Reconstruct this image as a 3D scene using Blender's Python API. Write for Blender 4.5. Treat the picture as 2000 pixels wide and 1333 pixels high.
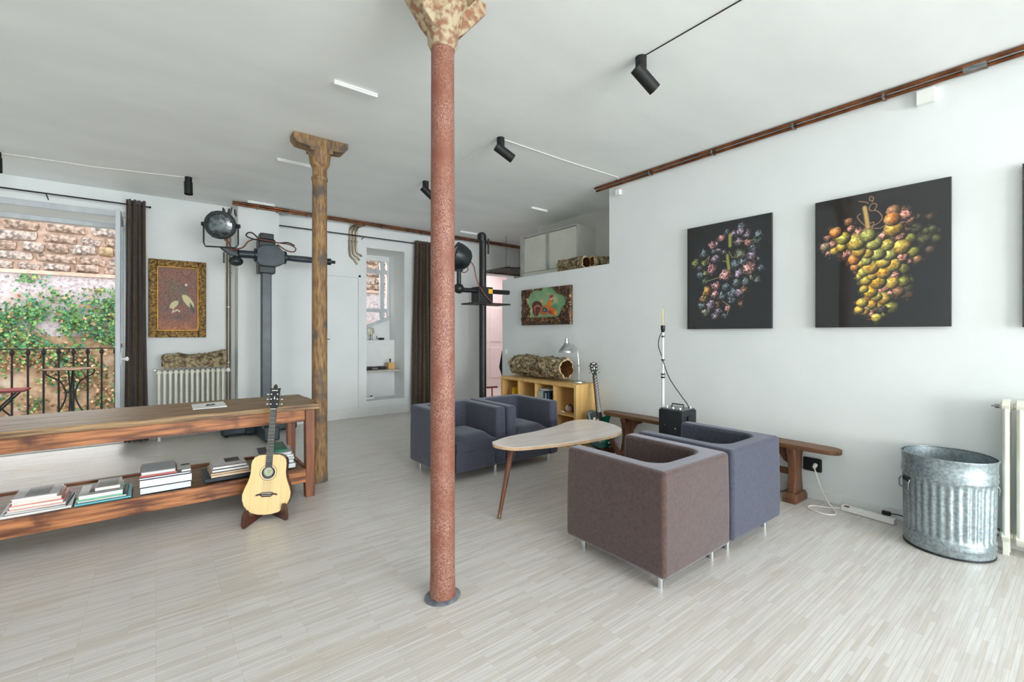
import bpy, bmesh, math, random
import numpy as np
from mathutils import Vector, Matrix, noise, Euler

for o in list(bpy.data.objects): bpy.data.objects.remove(o)
SC = bpy.context.scene
COL = SC.collection
PI = math.pi
R = math.radians
rnd = random.Random(7)

# ------------------------------------------------------------------ camera
cd = bpy.data.cameras.new('camera'); cam = bpy.data.objects.new('camera', cd); COL.objects.link(cam)
cd.sensor_fit = 'HORIZONTAL'; cd.sensor_width = 36.0
cd.lens = 36.0 * 890.0 / 2000.0
cd.shift_y = -(666.5 - 652.0) / 2000.0
cd.clip_start = 0.05; cd.clip_end = 200
cam.location = (0, 0, 1.35)
cam.rotation_euler = (R(90), 0, R(-38.0))
SC.camera = cam

# ------------------------------------------------------------------ world, lights, exposure
W = bpy.data.worlds.new('world'); SC.world = W; W.use_nodes = True
bg = W.node_tree.nodes['Background']
bg.inputs[0].default_value = (0.86, 0.94, 1.0, 1); bg.inputs[1].default_value = 2.2

def area(name, loc, rot, sx, sy, power, col=(1, 1, 1)):
    l = bpy.data.lights.new(name, 'AREA'); l.shape = 'RECTANGLE'; l.size = sx; l.size_y = sy
    l.energy = power; l.color = col
    o = bpy.data.objects.new(name, l); COL.objects.link(o); o.location = loc; o.rotation_euler = rot
    return o
# daylight in the big window behind the camera; beside it an added fill lamp
area('daylight_near_window', (3.0, -7.06, 1.6), (R(90), 0, 0), 2.2, 2.3, 345, (0.86, 0.95, 1.0))
area('fill_lamp_near_wall', (0.3, -7.06, 1.6), (R(90), 0, 0), 2.0, 2.3, 300, (1.0, 0.975, 0.95))
# sky light falling steeply through the balcony window and the niche window
area('skylight_balcony', (-1.1, 9.3, 3.7), (R(-52), 0, 0), 1.8, 1.2, 150, (0.94, 0.97, 1.0))
area('skylight_niche', (2.9, 8.55, 3.35), (R(-40), 0, R(25)), 0.6, 0.6, 60, (1.0, 0.96, 0.95))
# fill lamp under the ceiling, added to brighten the pink back room
area('fill_lamp_pink_room', (5.9, 8.4, 2.95), (0, 0, 0), 1.4, 1.2, 22, (1.0, 0.97, 0.96))

VS = SC.view_settings
VS.view_transform = 'Standard'; VS.look = 'None'; VS.gamma = 1.0; VS.use_curve_mapping = False
VS.exposure = 0.36
SC.cycles.max_bounces = 14; SC.cycles.diffuse_bounces = 8; SC.cycles.glossy_bounces = 4; SC.cycles.transmission_bounces = 8

# ------------------------------------------------------------------ materials
def lin(c):
    return tuple((x / 12.92 if x <= 0.04045 else ((x + 0.055) / 1.055) ** 2.4) for x in c)
def rgb(r, g, b):
    return lin((r / 255, g / 255, b / 255))
MATS = {}
def mat(name, col, rough=0.5, metal=0.0, col2=None, scale=8.0, stretch=(1, 1, 1), detail=4.0, contrast=(0.35, 0.65),
        bump=0.0, bscale=None, spec=0.5, coat=0.0, sheen=0.0, col3=None, scale3=3.0, c3=(0.55, 0.75), trans=0.0, ior=1.45, voronoi=False):
    m = bpy.data.materials.new(name); m.use_nodes = True
    nt = m.node_tree; N = nt.nodes; L = nt.links
    b = N['Principled BSDF']
    b.inputs['Base Color'].default_value = (*col, 1)
    b.inputs['Roughness'].default_value = rough
    b.inputs['Metallic'].default_value = metal
    b.inputs['Specular IOR Level'].default_value = spec
    b.inputs['Coat Weight'].default_value = coat
    b.inputs['Coat Roughness'].default_value = 0.05
    b.inputs['Sheen Weight'].default_value = sheen
    b.inputs['Sheen Roughness'].default_value = 0.45; b.inputs['Sheen Tint'].default_value = (0.84, 0.87, 1.0, 1)
    b.inputs['Transmission Weight'].default_value = trans
    b.inputs['IOR'].default_value = ior
    if col2 is not None or bump:
        tc = N.new('ShaderNodeTexCoord'); mp = N.new('ShaderNodeMapping')
        mp.inputs['Scale'].default_value = stretch
        L.new(tc.outputs['Object'], mp.inputs[0])
    if col2 is not None:
        if voronoi:
            nz = N.new('ShaderNodeTexVoronoi'); nz.inputs['Scale'].default_value = scale; out = nz.outputs['Distance']
        else:
            nz = N.new('ShaderNodeTexNoise'); nz.inputs['Scale'].default_value = scale; nz.inputs['Detail'].default_value = detail; out = nz.outputs[0]
        L.new(mp.outputs[0], nz.inputs['Vector'])
        rp = N.new('ShaderNodeValToRGB')
        rp.color_ramp.elements[0].position = contrast[0]; rp.color_ramp.elements[0].color = (*col, 1)
        rp.color_ramp.elements[1].position = contrast[1]; rp.color_ramp.elements[1].color = (*col2, 1)
        L.new(out, rp.inputs[0]); src = rp.outputs[0]
        if col3 is not None:
            n3 = N.new('ShaderNodeTexNoise'); n3.inputs['Scale'].default_value = scale3; n3.inputs['Detail'].default_value = 5
            L.new(tc.outputs['Object'], n3.inputs['Vector'])
            r3 = N.new('ShaderNodeMapRange'); r3.inputs['From Min'].default_value = c3[0]; r3.inputs['From Max'].default_value = c3[1]
            L.new(n3.outputs[0], r3.inputs[0])
            mx = N.new('ShaderNodeMix'); mx.data_type = 'RGBA'
            L.new(r3.outputs[0], mx.inputs[0]); L.new(src, mx.inputs[6]); mx.inputs[7].default_value = (*col3, 1)
            src = mx.outputs[2]
        L.new(src, b.inputs['Base Color'])
    if bump:
        nb = N.new('ShaderNodeTexNoise'); nb.inputs['Scale'].default_value = bscale or scale * 2; nb.inputs['Detail'].default_value = 4
        L.new(mp.outputs[0], nb.inputs['Vector'])
        bp = N.new('ShaderNodeBump'); bp.inputs['Strength'].default_value = bump; bp.inputs['Distance'].default_value = 0.01
        L.new(nb.outputs[0], bp.inputs['Height']); L.new(bp.outputs[0], b.inputs['Normal'])
    MATS[name] = m
    return m

def floor_mat():
    m = bpy.data.materials.new('parquet'); m.use_nodes = True
    nt = m.node_tree; N = nt.nodes; L = nt.links; b = N['Principled BSDF']
    tc = N.new('ShaderNodeTexCoord')
    br = N.new('ShaderNodeTexBrick'); L.new(tc.outputs['Object'], br.inputs['Vector'])
    br.inputs['Color1'].default_value = (*rgb(214, 210, 207), 1)
    br.inputs['Color2'].default_value = (*rgb(198, 190, 181), 1)
    br.inputs['Mortar'].default_value = (*rgb(182, 173, 163), 1)
    br.inputs['Scale'].default_value = 1.0
    br.inputs['Mortar Size'].default_value = 0.0008
    br.inputs['Mortar Smooth'].default_value = 0.4
    br.inputs['Bias'].default_value = -0.15
    br.inputs['Brick Width'].default_value = 0.27
    br.inputs['Row Height'].default_value = 0.019
    br.offset = 0.37; br.offset_frequency = 3
    # patches of warm wood where the white wash has worn off
    n1 = N.new('ShaderNodeTexNoise'); n1.inputs['Scale'].default_value = 1.3; n1.inputs['Detail'].default_value = 6
    mp = N.new('ShaderNodeMapping'); mp.inputs['Scale'].default_value = (1, 2.2, 1)
    L.new(tc.outputs['Object'], mp.inputs[0]); L.new(mp.outputs[0], n1.inputs['Vector'])
    r1 = N.new('ShaderNodeMapRange'); r1.inputs['From Min'].default_value = 0.58; r1.inputs['From Max'].default_value = 0.85; r1.inputs['To Max'].default_value = 0.55
    L.new(n1.outputs[0], r1.inputs[0])
    mx = N.new('ShaderNodeMix'); mx.data_type = 'RGBA'; L.new(r1.outputs[0], mx.inputs[0]); L.new(br.outputs[0], mx.inputs[6])
    mx.inputs[7].default_value = (*rgb(186, 162, 132), 1)
    # fine grain along the strips
    m2 = N.new('ShaderNodeMapping'); m2.inputs['Scale'].default_value = (4, 120, 1); L.new(tc.outputs['Object'], m2.inputs[0])
    n2 = N.new('ShaderNodeTexNoise'); n2.inputs['Scale'].default_value = 1.0; n2.inputs['Detail'].default_value = 3; L.new(m2.outputs[0], n2.inputs['Vector'])
    r2 = N.new('ShaderNodeMapRange'); r2.inputs['From Min'].default_value = 0.3; r2.inputs['From Max'].default_value = 0.7
    r2.inputs['To Min'].default_value = 0.86; r2.inputs['To Max'].default_value = 1.06; L.new(n2.outputs[0], r2.inputs[0])
    mm = N.new('ShaderNodeMix'); mm.data_type = 'RGBA'; mm.blend_type = 'MULTIPLY'; mm.inputs[0].default_value = 1
    L.new(mx.outputs[2], mm.inputs[6]); L.new(r2.outputs[0], mm.inputs[7]); L.new(mm.outputs[2], b.inputs['Base Color'])
    n3 = N.new('ShaderNodeTexNoise'); n3.inputs['Scale'].default_value = 2.0; L.new(tc.outputs['Object'], n3.inputs['Vector'])
    r3 = N.new('ShaderNodeMapRange'); r3.inputs['To Min'].default_value = 0.29; r3.inputs['To Max'].default_value = 0.36; L.new(n3.outputs[0], r3.inputs[0])
    L.new(r3.outputs[0], b.inputs['Roughness']); b.inputs['Specular IOR Level'].default_value = 0.5
    bp = N.new('ShaderNodeBump'); bp.inputs['Strength'].default_value = 0.12; bp.inputs['Distance'].default_value = 0.002
    L.new(br.outputs['Fac'], bp.inputs['Height']); bp.invert = True; L.new(bp.outputs[0], b.inputs['Normal'])
    return m

def attr_mat(name, rough=0.5, coat=0.0, spec=0.5, bump=0.0, bscale=60):
    m = bpy.data.materials.new(name); m.use_nodes = True
    N = m.node_tree.nodes; L = m.node_tree.links; b = N['Principled BSDF']
    a = N.new('ShaderNodeAttribute'); a.attribute_name = 'Col'
    L.new(a.outputs['Color'], b.inputs['Base Color'])
    b.inputs['Roughness'].default_value = rough; b.inputs['Coat Weight'].default_value = coat
    b.inputs['Coat Roughness'].default_value = 0.02; b.inputs['Specular IOR Level'].default_value = spec
    if bump:
        tc = N.new('ShaderNodeTexCoord'); nb = N.new('ShaderNodeTexNoise'); nb.inputs['Scale'].default_value = bscale
        L.new(tc.outputs['Object'], nb.inputs['Vector'])
        bp = N.new('ShaderNodeBump'); bp.inputs['Strength'].default_value = bump; bp.inputs['Distance'].default_value = 0.01
        L.new(nb.outputs[0], bp.inputs['Height']); L.new(bp.outputs[0], b.inputs['Normal'])
    MATS[name] = m
    return m

M = {}
M['wall'] = mat('wall_plaster', rgb(220, 225, 225), 0.75, col2=rgb(226, 230, 230), scale=1.5, bump=0.06, bscale=14)
M['ceil'] = mat('ceiling_paint', rgb(240, 243, 242), 0.7, col2=rgb(233, 236, 235), scale=0.9, stretch=(1, 2.5, 1), bump=0.10, bscale=5)
M['alcove'] = mat('alcove_paint', rgb(205, 203, 198), 0.8, col2=rgb(198, 196, 192), scale=2)
M['pink'] = mat('pink_paint', rgb(230, 220, 220), 0.7, col2=rgb(224, 213, 213), scale=3)
M['trimw'] = mat('white_trim', rgb(226, 228, 228), 0.45, col2=rgb(220, 222, 222), scale=4)
M['floor'] = floor_mat()
M['frame_grey'] = mat('grey_window_paint', rgb(196, 200, 204), 0.45, col2=rgb(180, 186, 192), scale=7, stretch=(1, 1, .2))
M['glass'] = mat('window_glass', (0.95, 0.98, 0.98), 0.02, trans=1.0, ior=1.1)
M['black'] = mat('black_metal', rgb(20, 21, 23), 0.45, col2=rgb(28, 30, 32), scale=20)
M['matblack'] = mat('matt_black_lamp', rgb(16, 16, 17), 0.6, col2=rgb(20, 20, 21), scale=30)
M['iron'] = mat('black_iron', rgb(16, 17, 20), 0.55, col2=rgb(26, 27, 30), scale=14)
M['stand'] = mat('dark_green_blue_enamel', rgb(36, 47, 55), 0.35, col2=rgb(48, 61, 69), scale=9, bump=0.05, bscale=40)
M['standdk'] = mat('worn_black_enamel', rgb(24, 28, 31), 0.4, col2=rgb(38, 44, 47), scale=14, bump=0.05, bscale=40)
M['steel'] = mat('brushed_steel', rgb(150, 152, 152), 0.3, 1.0, col2=rgb(110, 112, 112), scale=20, stretch=(1, 1, 8))
M['chrome'] = mat('chrome', rgb(215, 217, 220), 0.15, 1.0)
M['alu'] = mat('aluminium', rgb(205, 207, 208), 0.28, 1.0, col2=rgb(180, 182, 184), scale=18)
M['copper'] = mat('old_copper_pipe', rgb(150, 92, 58), 0.35, 0.75, col2=rgb(96, 58, 38), scale=9, stretch=(1, 1, 1), col3=rgb(70, 84, 74), scale3=2.2, c3=(0.62, 0.72))
M['brasspipe'] = mat('brass_riser_pipe', rgb(168, 150, 122), 0.3, 0.8, col2=rgb(112, 92, 70), scale=12, stretch=(1, 1, .2))
M['rust'] = mat('rusty_red_iron', rgb(94, 54, 42), 0.5, 0.0, col2=rgb(176, 130, 114), scale=190, contrast=(0.34, 0.74), detail=3, stretch=(1, 1, .6),
                col3=rgb(122, 70, 54), scale3=7, c3=(0.40, 0.72), bump=0.35, bscale=150)
M['rustcap'] = mat('flaking_capital', rgb(132, 96, 74), 0.75, col2=rgb(170, 156, 128), scale=30, contrast=(0.42, 0.58), detail=7, col3=rgb(150, 92, 62), scale3=6, bump=0.6, bscale=30)
M['oldcol'] = mat('stripped_brown_iron', rgb(98, 70, 46), 0.6, col2=rgb(166, 132, 88), scale=34, contrast=(0.32, 0.70), detail=9, stretch=(2, 2, .3),
                  col3=rgb(86, 76, 70), scale3=6, c3=(0.50, 0.66), bump=0.4, bscale=60)
M['pad'] = mat('dark_base_collar', rgb(78, 82, 88), 0.55, col2=rgb(120, 122, 126), scale=20)
M['tabletop'] = mat('old_table_top', rgb(90, 64, 42), 0.5, col2=rgb(166, 134, 92), scale=9, stretch=(.4, 7, 7), detail=9, contrast=(0.36, 0.66), bump=0.2, bscale=12)
M['tablewood'] = mat('old_pine', rgb(92, 50, 28), 0.5, col2=rgb(182, 118, 72), scale=7, stretch=(.5, 6, 6), detail=9, contrast=(0.36, 0.64), col3=rgb(84, 44, 26), scale3=5, c3=(0.56, 0.7), bump=0.2, bscale=10)
M['legwood'] = mat('old_pine_leg', rgb(84, 46, 32), 0.5, col2=rgb(148, 92, 62), scale=4, stretch=(6, 6, .6), detail=7, contrast=(0.32, 0.68), bump=0.2, bscale=10)
M['benchwood'] = mat('dark_bench_wood', rgb(84, 56, 38), 0.45, col2=rgb(128, 90, 62), scale=4, stretch=(6, .6, 6), detail=6, bump=0.1, bscale=8)
M['benchleg'] = mat('dark_bench_leg', rgb(78, 50, 36), 0.45, col2=rgb(118, 78, 56), scale=4, stretch=(6, 6, .6), detail=6, bump=0.1, bscale=8)
M['birch'] = mat('birch_veneer', rgb(208, 164, 98), 0.45, col2=rgb(222, 184, 120), scale=3, stretch=(5, 5, .5), detail=5)
M['ctable'] = mat('pale_laminate_with_reflection', rgb(216, 204, 198), 0.25, col2=rgb(230, 222, 218), scale=3, stretch=(.8, 8, 1), detail=5)  # pale laminate, lightened by a window reflection put into its colour
M['cedge'] = mat('pale_wood_edge', rgb(214, 184, 152), 0.5, col2=rgb(196, 162, 126), scale=8)
M['cleg'] = mat('walnut_leg', rgb(84, 48, 34), 0.35, col2=rgb(110, 66, 46), scale=5, stretch=(4, 4, .6))
M['taupe'] = mat('taupe_slipcover', rgb(66, 49, 44), 0.85, col2=rgb(84, 65, 60), scale=55, detail=8, contrast=(0.3, 0.7), stretch=(1, 1, 1), sheen=0.6, bump=0.25, bscale=180)
M['slate'] = mat('slate_slipcover', rgb(56, 57, 70), 0.85, col2=rgb(70, 72, 87), scale=55, detail=8, contrast=(0.3, 0.7), sheen=0.3, bump=0.25, bscale=180)
M['curtain'] = mat('brown_curtain', rgb(74, 61, 48), 0.85, col2=rgb(84, 70, 56), scale=20, sheen=0.2)
M['radiator'] = mat('cream_radiator', rgb(228, 228, 216), 0.4, col2=rgb(222, 222, 208), scale=6)
M['bark'] = mat('cork_bark', rgb(96, 82, 60), 0.9, col2=rgb(178, 162, 128), scale=30, contrast=(0.38, 0.62), detail=6, col3=rgb(70, 56, 38), scale3=12, c3=(0.52, 0.66), bump=0.8, bscale=45)
M['barkin'] = mat('cork_inside', rgb(132, 84, 44), 0.85, col2=rgb(102, 62, 32), scale=30, bump=0.4, bscale=50)
M['barkrim'] = mat('cork_cut_rim', rgb(206, 186, 146), 0.85, col2=rgb(184, 160, 118), scale=30)
M['galv'] = mat('galvanised_zinc', rgb(136, 148, 152), 0.42, 0.75, col2=rgb(170, 181, 185), scale=60, contrast=(0.35, 0.65), detail=3)
M['spruce'] = mat('spruce_top', rgb(232, 202, 146), 0.35, col2=rgb(224, 190, 132), scale=3, stretch=(30, 1, 1), coat=0.3)
M['mahog'] = mat('dark_mahogany', rgb(62, 36, 26), 0.35, col2=rgb(80, 48, 34), scale=6, coat=0.3)
M['fret'] = mat('dark_fretboard', rgb(44, 34, 30), 0.45, col2=rgb(56, 44, 38), scale=20)
M['gstand'] = mat('red_brown_stand', rgb(80, 42, 30), 0.5, col2=rgb(64, 34, 24), scale=9)
M['white'] = mat('white_plastic', rgb(236, 236, 234), 0.4, col2=rgb(228, 228, 226), scale=5)
M['ivory'] = mat('ivory_inlay', rgb(232, 228, 214), 0.35, col2=rgb(222, 216, 200), scale=30)
M['green'] = mat('green_burst', rgb(10, 66, 62), 0.15, col2=rgb(22, 130, 96), scale=3.5, contrast=(0.42, 0.6), coat=0.8)
M['tealside'] = mat('teal_side', rgb(8, 48, 50), 0.15, col2=rgb(12, 62, 62), scale=5, coat=0.8)
M['maple'] = mat('inlaid_neck', rgb(82, 74, 66), 0.4, col2=rgb(190, 186, 176), scale=26, contrast=(0.45, 0.52), stretch=(1, 1, 1))
M['case'] = mat('black_flight_case', rgb(22, 26, 30), 0.4, col2=rgb(34, 38, 42), scale=12, bump=0.1, bscale=60)
M['bulb'] = mat('clear_bulb_glass', (0.97, 0.95, 0.88), 0.03, trans=1.0, ior=1.15)
M['filament'] = mat('filament', rgb(236, 224, 150), 0.4)
M['lens'] = mat('lamp_lens', rgb(120, 130, 134), 0.12, 0.6, col2=rgb(60, 66, 70), scale=24, coat=1.0, bump=0.5, bscale=40)
M['cable_o'] = mat('brown_cable', rgb(128, 78, 56), 0.6, col2=rgb(112, 66, 46), scale=30)
M['cable_k'] = mat('black_cable', rgb(22, 22, 24), 0.6, col2=rgb(30, 30, 32), scale=30)
M['cable_w'] = mat('white_cable', rgb(236, 234, 228), 0.5, col2=rgb(226, 224, 218), scale=30)
M['yellow'] = mat('yellow_card', rgb(226, 178, 40), 0.6, col2=rgb(214, 166, 34), scale=8)
M['redpaint'] = mat('dark_red_paint', rgb(122, 34, 42), 0.4, col2=rgb(104, 28, 36), scale=12)
M['blackcloth'] = mat('black_cloth', rgb(28, 28, 32), 0.9, col2=rgb(36, 36, 40), scale=20)
M['gold'] = mat('gilt_frame', rgb(70, 48, 24), 0.5, 0.2, col2=rgb(156, 122, 60), scale=34, contrast=(0.42, 0.6), detail=5, bump=0.8, bscale=40)
M['goldline'] = mat('gilt_bead', rgb(190, 142, 44), 0.4, 0.4, col2=rgb(160, 116, 34), scale=20)
M['carved'] = mat('carved_brown_lacquer', rgb(52, 32, 16), 0.3, col2=rgb(112, 76, 42), scale=24, contrast=(0.4, 0.62), stretch=(1, 1, .5), bump=0.9, bscale=26, coat=0.4)
M['panelback'] = mat('picture_panel_edge', rgb(40, 42, 46), 0.5, col2=rgb(48, 50, 54), scale=9)
M['panelgrey'] = mat('picture_panel_edge_pale', rgb(168, 160, 160), 0.5, col2=rgb(176, 168, 168), scale=9)
M['cab'] = mat('grey_green_cabinet', rgb(206, 206, 196), 0.55, col2=rgb(200, 200, 190), scale=4)
M['cabframe'] = mat('grey_cabinet_frame', rgb(168, 170, 166), 0.5, col2=rgb(156, 158, 154), scale=6)
M['rack'] = mat('dark_rack', rgb(78, 70, 66), 0.5, 0.3, col2=rgb(98, 90, 84), scale=12)
M['dried'] = mat('dried_flower', rgb(168, 132, 70), 0.8, col2=rgb(206, 178, 120), scale=20)
M['stucco'] = mat('pale_stucco', rgb(206, 194, 196), 0.95, col2=rgb(160, 142, 138), scale=22, contrast=(0.45, 0.70), detail=9, col3=rgb(196, 164, 140), scale3=1.1, c3=(0.58, 0.74), bump=0.8, bscale=18)
M['mortar'] = mat('pink_mortar', rgb(218, 190, 170), 0.95, col2=rgb(196, 164, 144), scale=12, bump=0.6, bscale=30)
M['stoneA'] = mat('brown_rubble', rgb(112, 94, 80), 0.95, col2=rgb(204, 176, 158), scale=16, contrast=(0.35, 0.65), detail=7, bump=0.9, bscale=26)
M['stoneB'] = mat('grey_rubble', rgb(120, 108, 102), 0.95, col2=rgb(206, 186, 172), scale=18, contrast=(0.38, 0.62), detail=7, bump=0.9, bscale=26)
M['stoneC'] = mat('ochre_rubble', rgb(146, 120, 90), 0.95, col2=rgb(204, 178, 144), scale=12, contrast=(0.35, 0.65), detail=7, bump=0.9, bscale=26)
M['drywall'] = mat('tan_lower_wall', rgb(192, 160, 130), 0.95, col2=rgb(150, 120, 92), scale=9, contrast=(0.35, 0.65), detail=9, col3=rgb(206, 186, 166), scale3=3, bump=0.8, bscale=18)
M['soil'] = mat('garden_soil', rgb(146, 112, 82), 0.95, col2=rgb(110, 92, 58), scale=5, bump=0.6, bscale=20)
M['slab'] = mat('balcony_stone', rgb(186, 182, 174), 0.8, col2=rgb(170, 166, 158), scale=5)
M['ivyl'] = attr_mat('ivy_leaf', 0.45)
M['print'] = attr_mat('acrylic_print', 0.35, coat=1.0)
M['paint'] = attr_mat('lacquer_painting', 0.5, bump=0.5, bscale=70)
def book_mat(i, c): return mat('book_cover_%d' % i, rgb(*c), 0.45, col2=tuple(min(1, x * 0.92) for x in rgb(*c)), scale=9)
M['pages'] = mat('book_pages', rgb(232, 228, 220), 0.8, col2=rgb(210, 206, 198), scale=3, stretch=(1, 1, 160))

# ------------------------------------------------------------------ mesh building
WL = {}
class MB:
    def __init__(s): s.v = []; s.f = []
    def add(s, vs, fs):
        n = len(s.v); s.v += [Vector(p) for p in vs]; s.f += [tuple(i + n for i in f) for f in fs]; return s
    def box(s, a, b):
        x0, y0, z0 = a; x1, y1, z1 = b
        if x0 > x1: x0, x1 = x1, x0
        if y0 > y1: y0, y1 = y1, y0
        if z0 > z1: z0, z1 = z1, z0
        return s.add([(x0, y0, z0), (x1, y0, z0), (x1, y1, z0), (x0, y1, z0), (x0, y0, z1), (x1, y0, z1), (x1, y1, z1), (x0, y1, z1)],
                     [(0, 3, 2, 1), (4, 5, 6, 7), (0, 1, 5, 4), (1, 2, 6, 5), (2, 3, 7, 6), (3, 0, 4, 7)])
    def obox(s, c, size, rot=(0, 0, 0)):
        m = Euler(rot).to_matrix(); n = len(s.v); s.box([-x / 2 for x in size], [x / 2 for x in size])
        for i in range(n, len(s.v)): s.v[i] = m @ s.v[i] + Vector(c)
        return s
    def cyl(s, p0, p1, r0, r1=None, n=16, caps=True):
        p0 = Vector(p0); p1 = Vector(p1); r1 = r0 if r1 is None else r1
        d = (p1 - p0).normalized(); a = d.orthogonal().normalized(); b = d.cross(a)
        vs = []
        for p, r in ((p0, r0), (p1, r1)):
            for i in range(n):
                t = 2 * PI * i / n; vs.append(p + (a * math.cos(t) + b * math.sin(t)) * r)
        fs = [(i, (i + 1) % n, n + (i + 1) % n, n + i) for i in range(n)]
        if caps: fs += [tuple(range(n - 1, -1, -1)), tuple(range(n, 2 * n))]
        return s.add(vs, fs)
    def tube(s, pts, r, n=8, caps=True):
        pts = [Vector(p) for p in pts]; k = len(pts); vs = []; up = None
        rr = r if isinstance(r, (list, tuple)) else [r] * k
        for i in range(k):
            d = (pts[min(i + 1, k - 1)] - pts[max(i - 1, 0)]).normalized()
            if up is None: up = d.orthogonal().normalized()
            a = (up - d * up.dot(d)).normalized(); up = a; b = d.cross(a)
            for j in range(n):
                t = 2 * PI * j / n; vs.append(pts[i] + (a * math.cos(t) + b * math.sin(t)) * rr[i])
        fs = [(i * n + j, i * n + (j + 1) % n, (i + 1) * n + (j + 1) % n, (i + 1) * n + j) for i in range(k - 1) for j in range(n)]
        if caps: fs += [tuple(range(n - 1, -1, -1)), tuple(range((k - 1) * n, k * n))]
        return s.add(vs, fs)
    def lathe(s, prof, c=(0, 0, 0), n=24, rot=None, sx=1, sy=1):
        m = Euler(rot).to_matrix() if rot else Matrix.Identity(3); c = Vector(c); vs = []
        for r, z in prof:
            for i in range(n):
                t = 2 * PI * i / n; vs.append(m @ Vector((r * math.cos(t) * sx, r * math.sin(t) * sy, z)) + c)
        fs = [(i * n + j, i * n + (j + 1) % n, (i + 1) * n + (j + 1) % n, (i + 1) * n + j) for i in range(len(prof) - 1) for j in range(n)]
        if prof[0][0] > 1e-4: fs.append(tuple(range(n - 1, -1, -1)))
        if prof[-1][0] > 1e-4: k = (len(prof) - 1) * n; fs.append(tuple(range(k, k + n)))
        return s.add(vs, fs)
    def prism(s, out, h0, h1, fn=lambda a, b, h: (a, b, h)):
        n = len(out); vs = [fn(a, b, h0) for a, b in out] + [fn(a, b, h1) for a, b in out]
        fs = [(i, (i + 1) % n, n + (i + 1) % n, n + i) for i in range(n)] + [tuple(range(n - 1, -1, -1)), tuple(range(n, 2 * n))]
        return s.add(vs, fs)
    def sphere(s, c, r, n=16, m=10, sc=(1, 1, 1)):
        prof = [(max(1e-5, math.sin(PI * i / m)) * r, -math.cos(PI * i / m) * r) for i in range(m + 1)]
        k = len(s.v); s.lathe(prof, (0, 0, 0), n)
        for i in range(k, len(s.v)): s.v[i] = Vector((s.v[i].x * sc[0], s.v[i].y * sc[1], s.v[i].z * sc[2])) + Vector(c)
        return s
    def grid(s, fn, nu, nv, wrap=False):
        vs = [fn(i, j) for i in range(nu) for j in range(nv)]
        fs = []
        for i in range(nu - 1):
            for j in range(nv if wrap else nv - 1):
                fs.append((i * nv + j, i * nv + (j + 1) % nv, (i + 1) * nv + (j + 1) % nv, (i + 1) * nv + j))
        return s.add(vs, fs)
    def build(s, name, m, parent=None, smooth=None, bevel=0, local=False, seg=2, fixn=True):
        me = bpy.data.meshes.new(name)
        off = Vector((0, 0, 0)) if (local or parent is None) else WL.get(parent.name, Vector((0, 0, 0)))
        me.from_pydata([tuple(v - off) for v in s.v], [], s.f)
        if fixn:
            bm = bmesh.new(); bm.from_mesh(me); bmesh.ops.recalc_face_normals(bm, faces=bm.faces); bm.to_mesh(me); bm.free()
        o = bpy.data.objects.new(name, me); COL.objects.link(o); o.data.materials.append(m)
        if parent is not None: o.parent = parent
        WL[o.name] = off if parent is not None else Vector((0, 0, 0))
        if bevel:
            b = o.modifiers.new('bevel', 'BEVEL'); b.width = bevel; b.segments = seg; b.limit_method = 'ANGLE'; b.angle_limit = R(40); b.harden_normals = True
            me.shade_smooth()
        elif smooth:
            me.shade_smooth(); me.set_sharp_from_angle(angle=R(smooth))
        return o

def thing(name, label, cat, loc=(0, 0, 0), group=None, rot=(0, 0, 0)):
    o = bpy.data.objects.new(name, None); COL.objects.link(o); o.empty_display_size = 0.1
    o.location = loc; o.rotation_euler = rot
    o['label'] = label; o['category'] = cat
    if group: o['group'] = group
    WL[o.name] = Vector(loc)
    return o
def tag(o, label, cat, group=None):
    o['label'] = label; o['category'] = cat
    if group: o['group'] = group
    return o
def struct(name, mb, m, **k):
    o = mb.build(name, m, **k)
    if o.parent is None: o['kind'] = 'structure'
    return o
def inst(o, parent=None, loc=None, rot=None, name=None):
    c = o.copy(); COL.objects.link(c)
    if parent is not None: c.parent = parent
    if loc is not None: c.location = loc
    if rot is not None: c.rotation_euler = rot
    if name: c.name = name
    return c
def recentre(o):
    # put a single-mesh thing's origin at its base
    vs = [v.co for v in o.data.vertices]
    c = Vector(((min(v.x for v in vs) + max(v.x for v in vs)) / 2, (min(v.y for v in vs) + max(v.y for v in vs)) / 2, min(v.z for v in vs)))
    o.data.transform(Matrix.Translation(-c)); o.location = o.location + c
    return o
def spline(pts, n=8):
    P = [Vector(p) for p in pts]; out = []
    for i in range(len(P) - 1):
        p0 = P[max(i - 1, 0)]; p1 = P[i]; p2 = P[i + 1]; p3 = P[min(i + 2, len(P) - 1)]
        for k in range(n):
            t = k / n
            out.append(0.5 * ((2 * p1) + (p2 - p0) * t + (2 * p0 - 5 * p1 + 4 * p2 - p3) * t * t + (3 * p1 - p0 - 3 * p2 + p3) * t ** 3))
    out.append(P[-1]); return out
def arc(cx, cy, r, a0, a1, n):
    return [(cx + r * math.cos(R(a0 + (a1 - a0) * i / n)), cy + r * math.sin(R(a0 + (a1 - a0) * i / n))) for i in range(n + 1)]

# ================================================================== SETTING
H = 3.12
XR = 4.24
YB = 7.45     # back wall, window side
YD = 7.30     # back wall, closet side
YO = 8.05     # outer face of the back wall

struct('floor', MB().box((-3.2, -7.0, -0.1), (6.1, 7.45, 0)), M['floor'])
struct('ceiling', MB().box((-3.35, -7.3, H), (6.2, 8.05, H + 0.12)), M['ceil'])

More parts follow.
